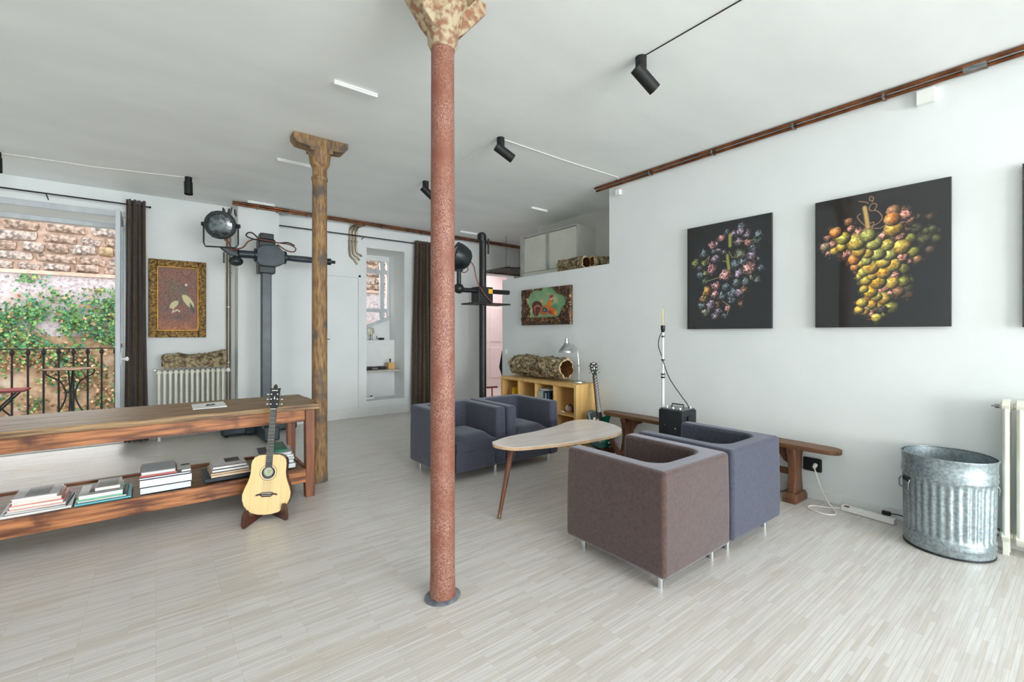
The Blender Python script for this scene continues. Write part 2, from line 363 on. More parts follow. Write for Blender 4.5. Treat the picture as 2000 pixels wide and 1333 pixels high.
b = MB()
b.box((-3.2, YB, 0), (-1.95, YO, H))
b.box((-1.95, YB, 2.79), (-0.30, YO, H))
b.box((-1.95, YB, -0.3), (-0.30, YO, 0.13))
b.box((-0.30, YB, 0), (0.873, YO, H))
b.box((0.873, 7.12, 0), (1.374, YO, H))
b.box((1.374, YD, 0), (2.70, YO, H))
b.box((2.70, YD, 0), (3.36, YO, 0.25))
b.box((2.70, YD, 2.75), (3.36, YO, H))
b.box((3.36, YD, 0), (4.66, YO, H))
b.box((4.66, YD + 0.06, 0), (5.05, 7.62, H))
b.box((5.05, YD + 0.06, 2.53), (5.98, 7.62, H))
b.box((5.80, YD + 0.06, 0), (5.98, 7.62, 2.53))
struct('wall_back', b, M['wall'])
# window wall at the back of the tall niche: sill with a slanting top edge
b = MB()
b.prism([(2.70, 1.235), (3.36, 1.235), (3.36, 1.60), (2.70, 1.37)], 7.93, YO, lambda a, c, h: (a, h, c))
b.box((2.70, 7.72, 0.25), (3.36, YO, 1.235))
struct('wall_niche', b, M['trimw'])
struct('wall_right', MB().box((XR, -7.0, 0), (4.40, 3.551, H)).box((XR, 3.551, 0), (5.15, 5.672, 2.18)), M['wall'])
struct('wall_alcove', MB().box((5.0, 3.2, 2.18), (5.15, 5.70, H)).box((4.40, 3.2, 2.18), (5.0, 3.3, H)).box((5.15, 5.57, 0), (5.98, 5.672, H)), M['alcove'])
struct('wall_hall', MB().box((5.95, 5.672, 0), (6.08, YD + 0.06, H)), M['pink'])
struct('wall_left', MB().box((-3.35, -7.0, 0), (-3.2, 8.05, H)), M['wall'])
b = MB()
b.box((-3.35, -7.25, 0), (-0.7, -7.0, H)).box((1.3, -7.25, 0), (1.9, -7.0, H)).box((4.1, -7.25, 0), (4.40, -7.0, H))
for x0, x1 in ((-0.7, 1.3), (1.9, 4.1)):
    b.box((x0, -7.25, 0), (x1, -7.0, 0.45)).box((x0, -7.25, 2.75), (x1, -7.0, H))
struct('wall_near', b, M['wall'])
for k, (x0, x1) in enumerate(((1.9, 4.1), (-0.7, 1.3))):  # the second opening is unseen, added to hold the fill lamp
    b = MB()
    b.box((x0, -7.04, 0.45), (x0 + .05, -7.0, 2.75)).box((x1 - .05, -7.04, 0.45), (x1, -7.0, 2.75))
    b.box((x0, -7.04, 0.45), (x1, -7.0, 0.50)).box((x0, -7.04, 2.70), (x1, -7.0, 2.75)).box(((x0 + x1) / 2 - .025, -7.04, .5), ((x0 + x1) / 2 + .025, -7.0, 2.7))
    struct('window_%d' % (k + 3), b, M['frame_grey'])
# pink back room seen through the hall doorway
b = MB()
b.box((4.8, 9.3, 0), (7.2, 9.4, H)).box((7.1, 7.5, 0), (7.2, 9.4, H)).box((4.7, 7.62, 0), (4.8, 9.4, H)).box((5.98, 7.52, 0), (7.2, 7.62, H))
struct('wall_pink_room', b, M['pink'])
struct('floor_pink_room', MB().box((4.7, 7.36, -0.1), (7.2, 9.4, 0)), M['floor'])
struct('ceiling_pink_room', MB().box((4.7, 7.62, H - .06), (7.2, 9.4, H + .1)), M['ceil'])
d = struct('door_2', MB().box((6.05, 9.255, 0), (6.95, 9.30, 2.12)), M['pink'])
for x0, x1, z0, z1 in ((6.15, 6.46, .25, 1.0), (6.54, 6.85, .25, 1.0), (6.15, 6.46, 1.15, 1.98), (6.54, 6.85, 1.15, 1.98)):
    MB().box((x0, 9.235, z0), (x1, 9.256, z1)).build('panel', M['pink'], d, bevel=.008)
MB().box((5.97, 9.24, 0), (6.05, 9.30, 2.2)).box((6.95, 9.24, 0), (7.03, 9.30, 2.2)).box((5.97, 9.24, 2.12), (7.03, 9.30, 2.2)).build('door_frame', M['pink'], d)

# skirting boards
struct('baseboard_right', MB().box((XR - .016, -7.0, 0), (XR, 3.55, 0.085)), M['trimw'], bevel=.004)
struct('baseboard_back', MB().box((1.374, YD - .018, 0), (4.66, YD, 0.145)).box((-.30, YB - .016, 0), (.873, YB, .10)), M['trimw'], bevel=.004)

# balcony window: frame, open leaf, threshold
w = struct('window_1', MB().box((-0.36, 7.93, .13), (-0.30, 8.03, 2.73)).box((-1.95, 7.93, .13), (-1.89, 8.03, 2.73)).box((-1.95, 7.93, 2.731), (-0.30, 8.03, 2.79)), M['frame_grey'], bevel=.006)
leaf = MB().box((-.362, 6.80, .16), (-.317, 6.875, 2.76)).box((-.362, 7.365, .16), (-.317, 7.44, 2.76)).box((-.362, 6.875, 2.66), (-.317, 7.365, 2.76)).box((-.362, 6.875, .16), (-.317, 7.365, .40)).box((-.355, 6.875, 1.18), (-.324, 7.365, 1.23)).build('window_leaf', M['frame_grey'], w, bevel=.006)
MB().box((-.343, 6.875, .40), (-.337, 7.365, 1.18)).box((-.343, 6.875, 1.23), (-.337, 7.365, 2.66)).build('pane', M['glass'], leaf)
MB().cyl((-.317, 6.84, 1.06), (-.270, 6.84, 1.06), .009, n=12).sphere((-.262, 6.84, 1.06), .019, 12, 8, (1, 1, 1.4)).box((-.319, 6.825, 1.0), (-.312, 6.855, 1.13)).build('handle', M['white'], leaf, smooth=40)
MB().box((-.366, 6.84, .3), (-.360, 6.85, 2.5)).build('espagnolette_rod', M['trimw'], leaf)
MB().box((-1.95, 7.40, 0), (-.30, YB, .115)).build('threshold', M['trimw'], w, bevel=.006)
MB().box((-0.30, YB - .03, .1), (-0.245, YB, 2.744)).box((-1.95, YB - .03, 2.79), (-0.245, YB, 2.86)).build('casing', M['frame_grey'], w, bevel=.006)

# niche window with its bars
w = struct('window_2', MB().box((2.70, 7.95, 2.66), (3.36, 8.02, 2.75)).box((3.32, 7.95, 1.55), (3.36, 8.02, 2.659)).box((2.70, 7.95, 1.40), (2.74, 8.02, 2.659)), M['trimw'])
MB().box((2.74, 7.955, 2.435), (3.36, 8.005, 2.505)).build('transom', M['frame_grey'], w)
MB().box((2.74, 7.955, 1.735), (3.36, 8.005, 1.80)).build('transom', M['frame_grey'], w)
MB().box((3.195, 7.95, 1.45), (3.262, 8.01, 2.66)).build('mullion', M['frame_grey'], w)
MB().prism([(2.70, 1.37), (3.36, 1.60), (3.36, 1.66), (2.70, 1.43)], 7.90, 7.99, lambda a, c, h: (a, h, c)).build('slanting_rail', M['frame_grey'], w)
MB().box((2.74, 7.976, 1.45), (3.195, 7.982, 2.66)).build('pane', M['glass'], w)
MB().box((3.262, 7.976, 1.58), (3.30, 7.982, 2.66)).build('pane', M['glass'], w)

# closet door, flush with the wall
d = struct('door_1', MB().box((1.98, YD - .014, .17), (2.545, YD + .0, 2.235)), M['wall'], bevel=.003)
fr = MB().box((2.560, YD - .024, .145), (2.60, YD, 2.29)).box((1.925, YD - .024, .145), (1.965, YD, 2.29)).box((1.925, YD - .024, 2.25), (2.60, YD, 2.29)).build('door_frame', M['wall'], d, bevel=.004)
MB().box((2.030, YD - .030, 1.24), (2.060, YD - .014, 1.29)).cyl((2.045, YD - .045, 1.265), (2.045, YD - .014, 1.265), .007, n=10).cyl((2.045, YD - .045, 1.265), (2.11, YD - .045, 1.262), .006, n=10).build('handle', M['black'], d, smooth=40)

# ------------------------------------------------------------------ courtyard
struct('ground_courtyard', MB().box((-9, 8.0, -1.3), (14, 11.6, -1.2)), M['soil'])
wc = struct('wall_courtyard', MB().box((-9, 11.62, 1.30), (14, 12.0, 2.46)), M['stucco'])
MB().box((-9, 11.60, -1.3), (14, 12.0, 1.30)).build('lower_render', M['drywall'], wc)
wm = MB().box((-9, 11.66, 2.46), (14, 12.0, 7.0)).build('mortar_bed', M['mortar'], wc)
def stone_mesh(seed, w, h, dpt=0.14):
    r = random.Random(seed); n = 10; out = []
    for i in range(n):
        t = 2 * PI * i / n; c, s_ = math.cos(t), math.sin(t)
        e = 0.34
        out.append((w / 2 * math.copysign(abs(c) ** e, c) * r.uniform(.86, 1.03), h / 2 * math.copysign(abs(s_) ** e, s_) * r.uniform(.80, 1.02)))
    b = MB()
    vs = [(a, 0.05, c) for a, c in out] + [(a * .97, -dpt * .5, c * .97) for a, c in out] + [(a * .68 + r.uniform(-.02, .02), -dpt * r.uniform(.55, .9), c * .62) for a, c in out]
    fs = []
    for k in range(2):
        for i in range(n): fs.append((k * n + i, k * n + (i + 1) % n, (k + 1) * n + (i + 1) % n, (k + 1) * n + i))
    fs.append(tuple(range(2 * n, 3 * n)))
    b.add(vs, fs); return b
r = random.Random(3)
stone_src = {}
for (xa, xb) in ((-3.6, 0.6), (3.5, 6.0)):
    z = 2.47
    for row in range(8):
        hh = r.uniform(.15, .20); x = xa + r.uniform(-.2, 0)
        while x < xb:
            ww = r.choice((.22, .30, .38, .48, .58)); mk = r.choice('AAABBBBAC'); key = (ww, row % 3, mk)
            zo = r.uniform(-.012, .012)
            if key not in stone_src:
                o = stone_mesh(len(stone_src) + 11, ww, .165).build('stone', M['stone' + mk], wc, smooth=50, local=True); stone_src[key] = o
            else:
                o = inst(stone_src[key], wc)
            o.location = (x + ww / 2, 11.66, z + hh / 2 + zo); o.scale = (1, r.uniform(.7, 1.2), hh / .165 * r.uniform(.82, 1.1))
            o.rotation_euler = (0, r.uniform(-.07, .07), 0)
            x += ww + r.uniform(.0, .03)
        z += hh + .004
# stone coping between rubble and stucco
# ivy: thousands of leaves, one object
def leaf_cloud(n, f, seed):
    r = random.Random(seed); vs = []; fs = []; cs = []
    for _ in range(n):
        p = f(r)
        if p is None: continue
        p, s_, col = p
        e = Euler((r.uniform(-.9, .9), r.uniform(-3.14, 3.14), r.uniform(-.9, .9))).to_matrix()
        q = [(0, 0, -s_), (s_ * .75, -.2 * s_, -.1 * s_), (s_ * .3, 0, .45 * s_), (0, -.1 * s_, s_), (-s_ * .3, 0, .45 * s_), (-s_ * .75, -.2 * s_, -.1 * s_)]
        k = len(vs)
        for a in q: vs.append(tuple(e @ Vector(a) + p)); cs.append(col)
        fs.append((k, k + 1, k + 2, k + 3)); fs.append((k, k + 3, k + 4, k + 5))
    return vs, fs, cs
GRN = [rgb(70, 120, 66), rgb(96, 150, 78), rgb(120, 168, 92), rgb(60, 110, 82), rgb(92, 150, 116), rgb(150, 178, 106)]
TAN = [rgb(176, 134, 92), rgb(150, 112, 76), rgb(196, 158, 116), rgb(120, 96, 64), rgb(206, 176, 140)]
def ivy_f(r):
    x = r.uniform(-3.8, 0.7); z = -1.2 + 3.7 * r.random()
    d = noise.noise(Vector((x * 1.3, z * 1.7, 3.1))) + 0.6 * noise.noise(Vector((x * 3.7, z * 3.7, 9.0))) + .35 * noise.noise(Vector((x * 9, z * 9, 4)))
    # soft chance that a leaf grows here: a ragged band, a climb on the right, one tuft higher up
    band = math.exp(-((z - 1.42 - .10 * math.sin(x * 3)) / .34) ** 2)
    climb = math.exp(-(((x + .62) / .34) ** 2)) * (1 if z < 2.2 else 0) * .9
    tuft = 1.1 * math.exp(-(((x + 1.43) / .17) ** 2) - (((z - 2.02) / .11) ** 2)) + .35 * math.exp(-(((x + 1.75) / .2) ** 2) - (((z - 2.33) / .06) ** 2))
    low = .85 if z < 1.15 else 0
    if r.random() > max(band, climb, tuft, low) * (.62 + d * 1.35): return None
    dep = r.uniform(.01, .13) * (1 + max(0, d))
    green = .88 if z > 1.1 else (.50 if d > .12 else .26)
    col = r.choice(GRN) if r.random() < green else r.choice(TAN)
    return Vector((x, 11.60 - dep, z)), r.uniform(.016, .042), col
vs, fs, cs = leaf_cloud(52000, ivy_f, 5)
def low_f(r):
    x = r.uniform(-3.8, 0.6); y = r.uniform(9.4, 11.5)
    col = r.choice(TAN) if r.random() < .6 else r.choice(GRN)
    return Vector((x, y, -1.18 + r.random() ** 2 * .35)), r.uniform(.03, .06), col
v2, f2, c2 = leaf_cloud(9000, low_f, 6)
def leaf_obj(name, vs, fs, cs, label, cat):
    me = bpy.data.meshes.new(name); me.from_pydata(vs, [], fs)
    a = me.color_attributes.new('Col', 'FLOAT_COLOR', 'POINT')
    a.data.foreach_set('color', np.array([(*c, 1) for c in cs], dtype=np.float32).ravel())
    me.materials.append(M['ivyl']); o = bpy.data.objects.new(name, me); COL.objects.link(o)
    tag(o, label, cat); o['kind'] = 'stuff'; return o
leaf_obj('ivy', vs, fs, cs, 'green ivy climbing the pale courtyard wall outside the window', 'ivy')
leaf_obj('ground_cover', v2, f2, c2, 'low leaves and litter on the ground below the courtyard wall', 'plants')
struct('trim_courtyard_coping', MB().box((-9, 11.56, 2.41), (14, 11.66, 2.475)), M['mortar'])

# balcony
struct('floor_balcony', MB().box((-2.8, YO, -.05), (0.4, 8.95, .12)), M['slab'])
rl = thing('balcony_railing', 'black wrought iron balcony railing outside the open window', 'railing', (-1.1, 8.7, .12))
MB().box((-2.6, 8.685, 1.135), (0.3, 8.715, 1.150)).build('top_rail', M['iron'], rl, bevel=.003)
MB().box((-2.6, 8.69, .22), (0.3, 8.71, .24)).build('bottom_rail', M['iron'], rl, bevel=.003)
bar0 = None
for k in range(19):
    x = -2.50 + .1455 * k
    if bar0 is None:
        bar0 = MB().cyl((0, 0, .0), (0, 0, 1.015), .0115, n=10).lathe([(.012, .94), (.022, .955), (.025, .975), (.022, .995), (.012, 1.01)], n=12).build('baluster', M['iron'], rl, smooth=40, local=True); o = bar0
    else: o = inst(bar0, rl)
    o.location = (x + 1.1, 0, 0)
t = thing('bistro_table', 'small round iron bistro table with curved legs on the balcony', 'table', (-.88, 8.25, .12))
MB().lathe([(.267, .762), (.27, .764), (.27, .772), (.267, .774)], (-.88, 8.25, .12), 40).build('table_top', M['benchwood'], t, smooth=30)
for s_ in (-1, 1):
    pts = spline([(-.88 + s_ * .225, 8.25, .875), (-.88 + s_ * .222, 8.25, .82), (-.88 + s_ * .10, 8.25, .73), (-.88 + s_ * .048, 8.25, .60), (-.88 + s_ * .055, 8.25, .48), (-.88 + s_ * .12, 8.25, .32), (-.88 + s_ * .24, 8.25, .125)], 6)
    MB().tube(pts, .009, 8).build('leg', M['iron'], t, smooth=60)
    pts = spline([(-.88, 8.25 + s_ * .2, .875), (-.88, 8.25 + s_ * .10, .73), (-.88, 8.25 + s_ * .048, .60), (-.88, 8.25 + s_ * .055, .48), (-.88, 8.25 + s_ * .2, .125)], 6)
    MB().tube(pts, .009, 8).build('leg', M['iron'], t, smooth=60)
MB().lathe([(.05, .0), (.05, .02)], (-.88, 8.25, .575), 20).build('leg_ring', M['iron'], t, smooth=30)
t = thing('folding_chair', 'black folding chair with crossed legs on the balcony', 'chair', (-1.5, 8.25, .12))
MB().box((-1.72, 8.05, .635), (-1.27, 8.45, .66)).build('seat', M['redpaint'], t, bevel=.004)
for y in (8.08, 8.42):
    MB().tube([(-1.74, y, .125), (-1.34, y, .635)], .011, 8).build('leg', M['iron'], t)
    MB().tube([(-1.30, y, .125), (-1.70, y, .635)], .011, 8).build('leg', M['iron'], t)
MB().tube([(-1.70, 8.08, .63), (-1.82, 8.08, 1.0), (-1.82, 8.42, 1.0), (-1.70, 8.42, .63)], .010, 8).build('backrest', M['iron'], t)

# ================================================================== COLUMNS
def column(x, y, r, m, name, label, base_r):
    t = thing(name, label, 'column', (x, y, 0))
    prof = [(r * 1.06, 0.0), (r * 1.04, .06), (r, .12), (r * .985, 1.5), (r * .93, 2.86)]
    MB().lathe(prof, (x, y, 0), 36).build('shaft', m, t, smooth=60)
    return t
t = column(1.158, 2.06, .0625, M['rust'], 'iron_column', 'red rusted cast iron column in the middle of the room', .1)
MB().lathe([(.090, 0), (.090, .008), (.08, .013), (.064, .015)], (1.158, 2.06, 0), 28, sx=1.05, sy=.92).build('base_collar', M['pad'], t, smooth=30)
MB().lathe([(.062, 2.80), (.075, 2.83), (.078, 2.86), (.086, 2.89), (.094, 2.96), (.11, 3.0), (.125, 3.02), (.125, 3.1)], (1.158, 2.06, 0), 20).build('capital', M['rustcap'], t, smooth=35)
for s_ in (-1, 1):
    MB().prism([(.05, 2.86), (.10, 2.90), (.20, 3.02), (.235, 3.06), (.235, H), (.05, H)], -.055, .055, lambda a, c, h: (1.158 + s_ * a, 2.06 + h, c)).build('capital_bracket', M['rustcap'], t, bevel=.008)
MB().prism([(-.13, -.13), (.13, -.13), (.13, .13), (-.13, .13)], 3.05, H, lambda a, c, h: (1.158 + a, 2.06 + c, h)).build('cap_plate', M['rustcap'], t, bevel=.01)
t = column(1.18, 4.37, .067, M['oldcol'], 'iron_column', 'brown and ochre stripped iron column beside the long wooden table', .1)
MB().lathe([(.064, 2.74), (.07, 2.75), (.07, 2.775), (.064, 2.785)], (1.18, 4.37, 0), 28).build('ring', M['oldcol'], t, smooth=30)
MB().lathe([(.066, 2.86), (.085, 2.90), (.088, 2.93), (.095, 2.98), (.095, 3.03)], (1.18, 4.37, 0), 20).build('capital', M['oldcol'], t, smooth=35)
MB().prism([(-.235, 3.07), (-.20, 3.03), (-.10, 3.02), (-.10, 2.99), (.10, 2.99), (.10, 3.02), (.20, 3.03), (.235, 3.07), (.235, H), (-.235, H)], -.075, .075, lambda a, c, h: (1.18 + a, 4.37 + h, c)).build('cap_plate', M['oldcol'], t, bevel=.008)

# ================================================================== CEILING FITTINGS
for k, (x0, x1, y, lab) in enumerate(((.978, 1.29, 3.28, 'nearest white ceiling strip light, between the two columns'), (.961, 1.287, 5.08, 'white ceiling strip light just behind the brown column'),
                             (.959, 1.286, 6.94, 'white ceiling strip light above the white pilaster'), (4.12, 4.46, 6.73, 'white ceiling strip light near the hall doorway'), (4.13, 4.42, 4.85, 'white ceiling strip light in front of the loft cupboard'))):
    t = thing('strip_light', lab, 'strip light', ((x0 + x1) / 2, y, H), 'white strip lights on the ceiling')
    MB().box((x0, y - .025, H - .012), (x1, y + .025, H)).build('housing', M['ceil'], t, bevel=.003)
    MB().box((x0, y - .022, H - .028), (x1, y - .004, H - .012)).build('diffuser', M['white'], t, bevel=.003)

def spot(x, y, d, lab, wire=None, wm='cable_w', L=.135):
    t = thing('ceiling_spotlight', lab, 'spotlight', (x, y, H), 'black ceiling spotlights')
    MB().cyl((x, y, H - .095), (x, y, H), .035, n=24).build('mount', M['matblack'], t, smooth=40)
    d = Vector(d).normalized(); c = Vector((x, y, H - .105)); a = c - d * .05; e = c + d * L
    b = MB(); b.cyl(a, e, .041, n=24, caps=False); b.cyl(a, a + d * .002, .041, n=24); b.cyl(e - d * .02, e - d * .018, .040, n=24)
    b.build('lamp_head', M['matblack'], t, smooth=40)
    MB().cyl(e - d * .0179, e - d * .016, .028, n=20).build('bulb', M['lens'], t)
    if wire: MB().tube(wire, .0035, 6).build('cable', M[wm], t)
spot(2.446, 1.79, (.75, -.25, -.62), 'black ceiling spotlight nearest the camera, hanging right of the red column', [(2.446, 1.79, H - .004), (2.44, 1.2, H - .004), (2.44, -.6, H - .004)], 'cable_k')
spot(2.456, 3.31, (.80, -.2, -.45), 'black ceiling spotlight with a white cable running to the right wall', [(2.456, 3.31, H - .004), (3.3, 3.33, H - .004), (4.1, 3.318, H - .004), (4.2, 3.36, H - .02)])
spot(2.469, 4.79, (.78, -.1, -.62), 'black ceiling spotlight half hidden behind the red column', [(2.469, 4.79, H - .004), (2.456, 3.36, H - .004)])
spot(.289, 6.319, (.02, -.04, -1), 'black ceiling spotlight pointing straight down near the window wall', [(.289, 6.32, H - .004), (-.5, 6.52, H - .004), (-1.2, 6.585, H - .004)], L=.09)
spot(-1.225, 6.585, (.02, -.04, -1), 'black ceiling spotlight cut by the left edge of the photo', L=.09)

# pipes along walls
def pipes(name, lab, runs, r, m, clips=(), extra=None):
    t = thing(name, lab, 'pipe', runs[0][0])
    for p in runs: MB().tube(p, r, 10).build('tube', M[m], t, smooth=60)
    for c, s_ in clips: MB().obox(c, s_).build('clip', M['steel'], t, bevel=.002)
    return t
pipes('ceiling_pipe', 'pair of copper pipes along the top of the right wall', [[(4.205, 3.72, 3.075), (4.205, -6.9, 3.075)], [(4.175, 3.72, 3.1), (4.175, -6.9, 3.1)]], .0135, 'copper',
      [((4.2, y, 3.088), (.075, .016, .05)) for y in (2.95, 2.25, 1.55, .95)] + [((4.2, y, 3.088), (.07, .11, .048)) for y in (.48,)])
pipes('ceiling_pipe', 'brown copper pipes along the top of the back wall', [[(.80, 7.06, 3.075), (5.94, 7.16, 3.075)], [(.80, 7.04, 3.1), (5.94, 7.14, 3.1)]], .014, 'copper',
      [((x, 7.06 + .02 * x / 1.2, 3.085), (.016, .07, .055)) for x in (1.1, 1.75, 2.9, 3.6)] + [((x, 7.08 + .02 * x / 1.2, 3.08), (.16, .07, .06)) for x in (1.42, 4.25)])
x = 2.42
pipes('wall_pipe', 'three bent brass pipe ends coming down beside the niche', [spline([(x + .05 * k + .1, 7.13, 3.07), (x + .05 * k + .02, 7.18, 3.04), (x + .05 * k, 7.25, 2.98), (x + .05 * k, 7.27, 2.62 + .03 * k), (x + .05 * k + .07, 7.27, 2.53 + .04 * k), (x + .05 * k + .12 - .015 * k, 7.275, 2.46 + .07 * k)], 5) for k in range(3)], .014, 'brasspipe',
      [((x + .05, 7.278, 2.82), (.15, .012, .014))])
pipes('riser_pipe', 'two thin brass heating pipes rising beside the radiator', [[(.775, 7.40, .15), (.775, 7.40, 2.98), (.79, 7.30, 3.06)], [(.812, 7.40, .15), (.812, 7.40, 2.98), (.82, 7.30, 3.08)]], .0105, 'brasspipe',
      [((.794, 7.41, z), (.07, .03, .012)) for z in (.95, 1.72, 2.2)])
for (y, z, s_, lab) in ((.724, 3.0, .05, 'white junction box under the pipes above the large grape picture'), (3.40, 2.985, .032, 'tiny white junction box at the corner of the right wall')):
    recentre(tag(MB().box((4.195, y - s_, z - s_), (4.24, y + s_, z + s_)).build('junction_box', M['white'], bevel=.006), lab, 'junction box'))

# curtains and rods
def curtain(x0, x1, xb0, xb1, y, z0, z1, folds, name, lab):
    b = MB()
    nu, nv = 26, folds * 10 + 1
    def fn(i, j):
        t = i / (nu - 1); s_ = j / (nv - 1)
        x = (x0 + (x1 - x0) * s_) * (1 - t) + (xb0 + (xb1 - xb0) * s_) * t
        return (x + .006 * math.sin(t * 5 + j), y + .038 * math.sin(s_ * folds * 2 * PI + .35 * math.sin(t * 3)) + .006 * noise.noise(Vector((s_ * 6, t * 4, 1))), z1 + (z0 - z1) * t)
    b.grid(fn, nu, nv)
    o = b.build(name, M['curtain'], smooth=80); md = o.modifiers.new('solid', 'SOLIDIFY'); md.thickness = .004
    return recentre(tag(o, lab, 'curtain'))
curtain(-.285, -.105, -.30, -.075, 7.30, .015, 3.0, 4, 'curtain', 'long brown curtain gathered at the right of the balcony window')
curtain(3.50, 3.80, 3.44, 3.86, 7.19, .02, 2.95, 5, 'curtain', 'long brown curtain hanging beside the niche behind the red column')
t = thing('curtain_rod', 'thin black curtain rod above the balcony window', 'curtain rod', (-1, 7.30, 2.93))
MB().cyl((-2.6, 7.30, 2.935), (-.07, 7.30, 2.935), .009, n=10).build('rod', M['iron'], t, smooth=60)
for x_ in (-.98, -2.3): MB().cyl((x_, 7.30, 2.935), (x_, YB, 2.90), .006, n=8).build('bracket', M['iron'], t)
MB().sphere((-.06, 7.30, 2.935), .014).build('finial', M['iron'], t, smooth=60)
t = thing('curtain_rod', 'thin black curtain rod above the closet door and niche', 'curtain rod', (2.5, 7.19, 2.89))
MB().cyl((1.376, 7.19, 2.90), (3.9, 7.19, 2.90), .009, n=10).build('rod', M['iron'], t, smooth=60)
for x_ in (2.62, 3.55): MB().cyl((x_, 7.19, 2.90), (x_, YD, 2.87), .006, n=8).build('bracket', M['iron'], t)

# ================================================================== RADIATORS
def radiator(name, lab, x0, y0, n, pitch, along, z0, z1, depth, feet):
    t = thing(name, lab, 'radiator', (x0, y0, 0)); src = None
    hgt = z1 - z0
    for k in range(n):
        if src is None:
            b = MB()
            prof = [(-depth / 2 + .02, 0)]
            # one cast section: two flattened columns joined by domed heads
            for s_ in (-1, 1):
                b.prism(arc(0, 0, 1, 0, 360, 15)[:-1], .05, hgt - .05, lambda a, c, h, s_=s_: (a * .017, c * .030 + s_ * (depth / 2 - .032), h))
            for z in (0, hgt - .075):
                b.prism([(-depth / 2 + .01, .02), (-depth / 2 + .03, .0), (depth / 2 - .03, 0), (depth / 2 - .01, .02), (depth / 2, .045), (depth / 2 - .012, .065), (depth / 2 - .04, .075), (-depth / 2 + .04, .075), (-depth / 2 + .012, .065), (-depth / 2, .045)], -.018, .018, lambda a, c, h, z=z: (h, a, c + z))
            for z in (.04, hgt - .04):
                b.cyl((-pitch / 2, 0, z), (pitch / 2, 0, z), .020, n=10)
            src = b.build('radiator_section', M['radiator'], t, bevel=.004, local=True); o = src
        else: o = inst(src, t)
        o.location = (along[0] * pitch * k, along[1] * pitch * k, z0); o.rotation_euler = (0, 0, math.atan2(along[1], along[0]))
    for k in feet:
        a = math.atan2(along[1], along[0])
        b = MB()
        for s_ in (-1, 1): b.obox((along[0] * pitch * k - math.sin(a) * s_ * (depth / 2 - .03), along[1] * pitch * k + math.cos(a) * s_ * (depth / 2 - .03), z0 / 2 + .01), (.028, .028, z0 + .02), (0, 0, a))
        b.build('foot', M['radiator'], t, local=True, bevel=.003)
    return t
t = radiator('radiator', 'cream cast iron radiator under the crane painting', .03, 7.24, 13, .0565, (1, 0), .075, .895, .14, (0, 12))
MB().cyl((.01, 7.24, .12), (-.03, 7.24, .12), .018, n=10).lathe([(.026, -.02), (.03, 0), (.026, .02)], (-.035, 7.24, .12), 12, rot=(0, R(90), 0)).build('valve', M['white'], t, smooth=40)
MB().cyl((.71, 7.24, .85), (.80, 7.26, .85), .012, n=10).lathe([(.02, -.02), (.026, 0), (.02, .03)], (.77, 7.24, .855), 12).build('valve_knob', M['white'], t, smooth=40)
MB().box((-.02, 7.30, .88), (.0, YB, .895)).build('wall_bracket', M['steel'], t)
t = radiator('radiator', 'tall cream radiator cut by the right edge of the photo', 4.12, .335, 10, .060, (0, -1), .07, .945, .13, (0, 9))
MB().cyl((4.135, .33, .11), (4.135, .37, .11), .018, n=10).lathe([(.024, -.02), (.028, 0), (.024, .02)], (4.14, .385, .11), 12, rot=(R(90), 0, 0)).build('valve', M['steel'], t, smooth=40)
MB().cyl((4.12, .36, .90), (4.12, .385, .90), .012, n=10).box((4.112, .38, .895), (4.128, .40, .905)).build('bleed_valve', M['steel'], t, smooth=40)

# ================================================================== BARK
def bark_tube(name, lab, p0, p1, r0, r1, seed, thick=.022, half=None, bend=0.0, lump=.10, n=72, m=40, zs=1.0, xs=1.0, tip=0.0, cat='cork log', open_end=True):
    p0 = Vector(p0); p1 = Vector(p1); ax = (p1 - p0); L = ax.length; ax.normalize()
    up = Vector((0, 0, 1)); sd = ax.cross(up).normalized()
    def pt(t, a, rr):
        c = p0.lerp(p1, t) + up * bend * math.sin(t * PI)
        return c + (sd * math.cos(a) * xs + up * math.sin(a) * zs) * rr + up * tip * max(0, t - .72) / .28 * max(0, math.sin(a))
    def rad(t, a):
        r = r0 + (r1 - r0) * t
        q = Vector((math.cos(a) * 1.3, math.sin(a) * 1.3, t * L * 6)) + Vector((seed, 0, 0))
        v = noise.noise(q * 1.2) * .9 + abs(noise.noise(q * 3.2)) * .9 + abs(noise.noise(q * 8)) * .40 - .5
        return r * (1 + lump * v * 1.6)
    a0, a1 = half if half else (0, 2 * PI)
    wrap = half is None
    def ang(j): return a0 + (a1 - a0) * j / (n if wrap else n - 1)
    def tt(i, j):
        t = i / (m - 1)
        return t + .03 * noise.noise(Vector((math.cos(ang(j)) * 2, math.sin(ang(j)) * 2, seed + (0 if t < .5 else 9)))) * (1 if t in (0, 1) or i in (0, m - 1) else .6)
    rmin = lambda t: (r0 + (r1 - r0) * t) - thick
    T = thing(name, lab, cat, tuple(p0.lerp(p1, .5) - up * (r0 + r1) / 2 * zs))
    out = [[pt(tt(i, j), ang(j), rad(i / (m - 1), ang(j))) for j in range(n)] for i in range(m)]
    inn = [[pt(tt(i, j), ang(j), rmin(i / (m - 1)) * (1 + .03 * noise.noise(Vector((j * .4, i * .3, seed))))) for j in range(n)] for i in range(m)]
    MB().grid(lambda i, j: out[i][j], m, n, wrap).build('bark', M['bark'], T, smooth=50)
    MB().grid(lambda i, j: inn[i][j], m, n, wrap).build('hollow', M['barkin'], T, smooth=60)
    b = MB()
    for i in (0, m - 1):
        b.grid(lambda k, j, i=i: (out if k == 0 else inn)[i][j], 2, n, wrap)
    if not wrap:
        for j in (0, n - 1): b.grid(lambda k, i, j=j: (out if k == 0 else inn)[i][j], 2, m)
    b.build('cut_rim', M['barkrim'], T, smooth=30)
    return T
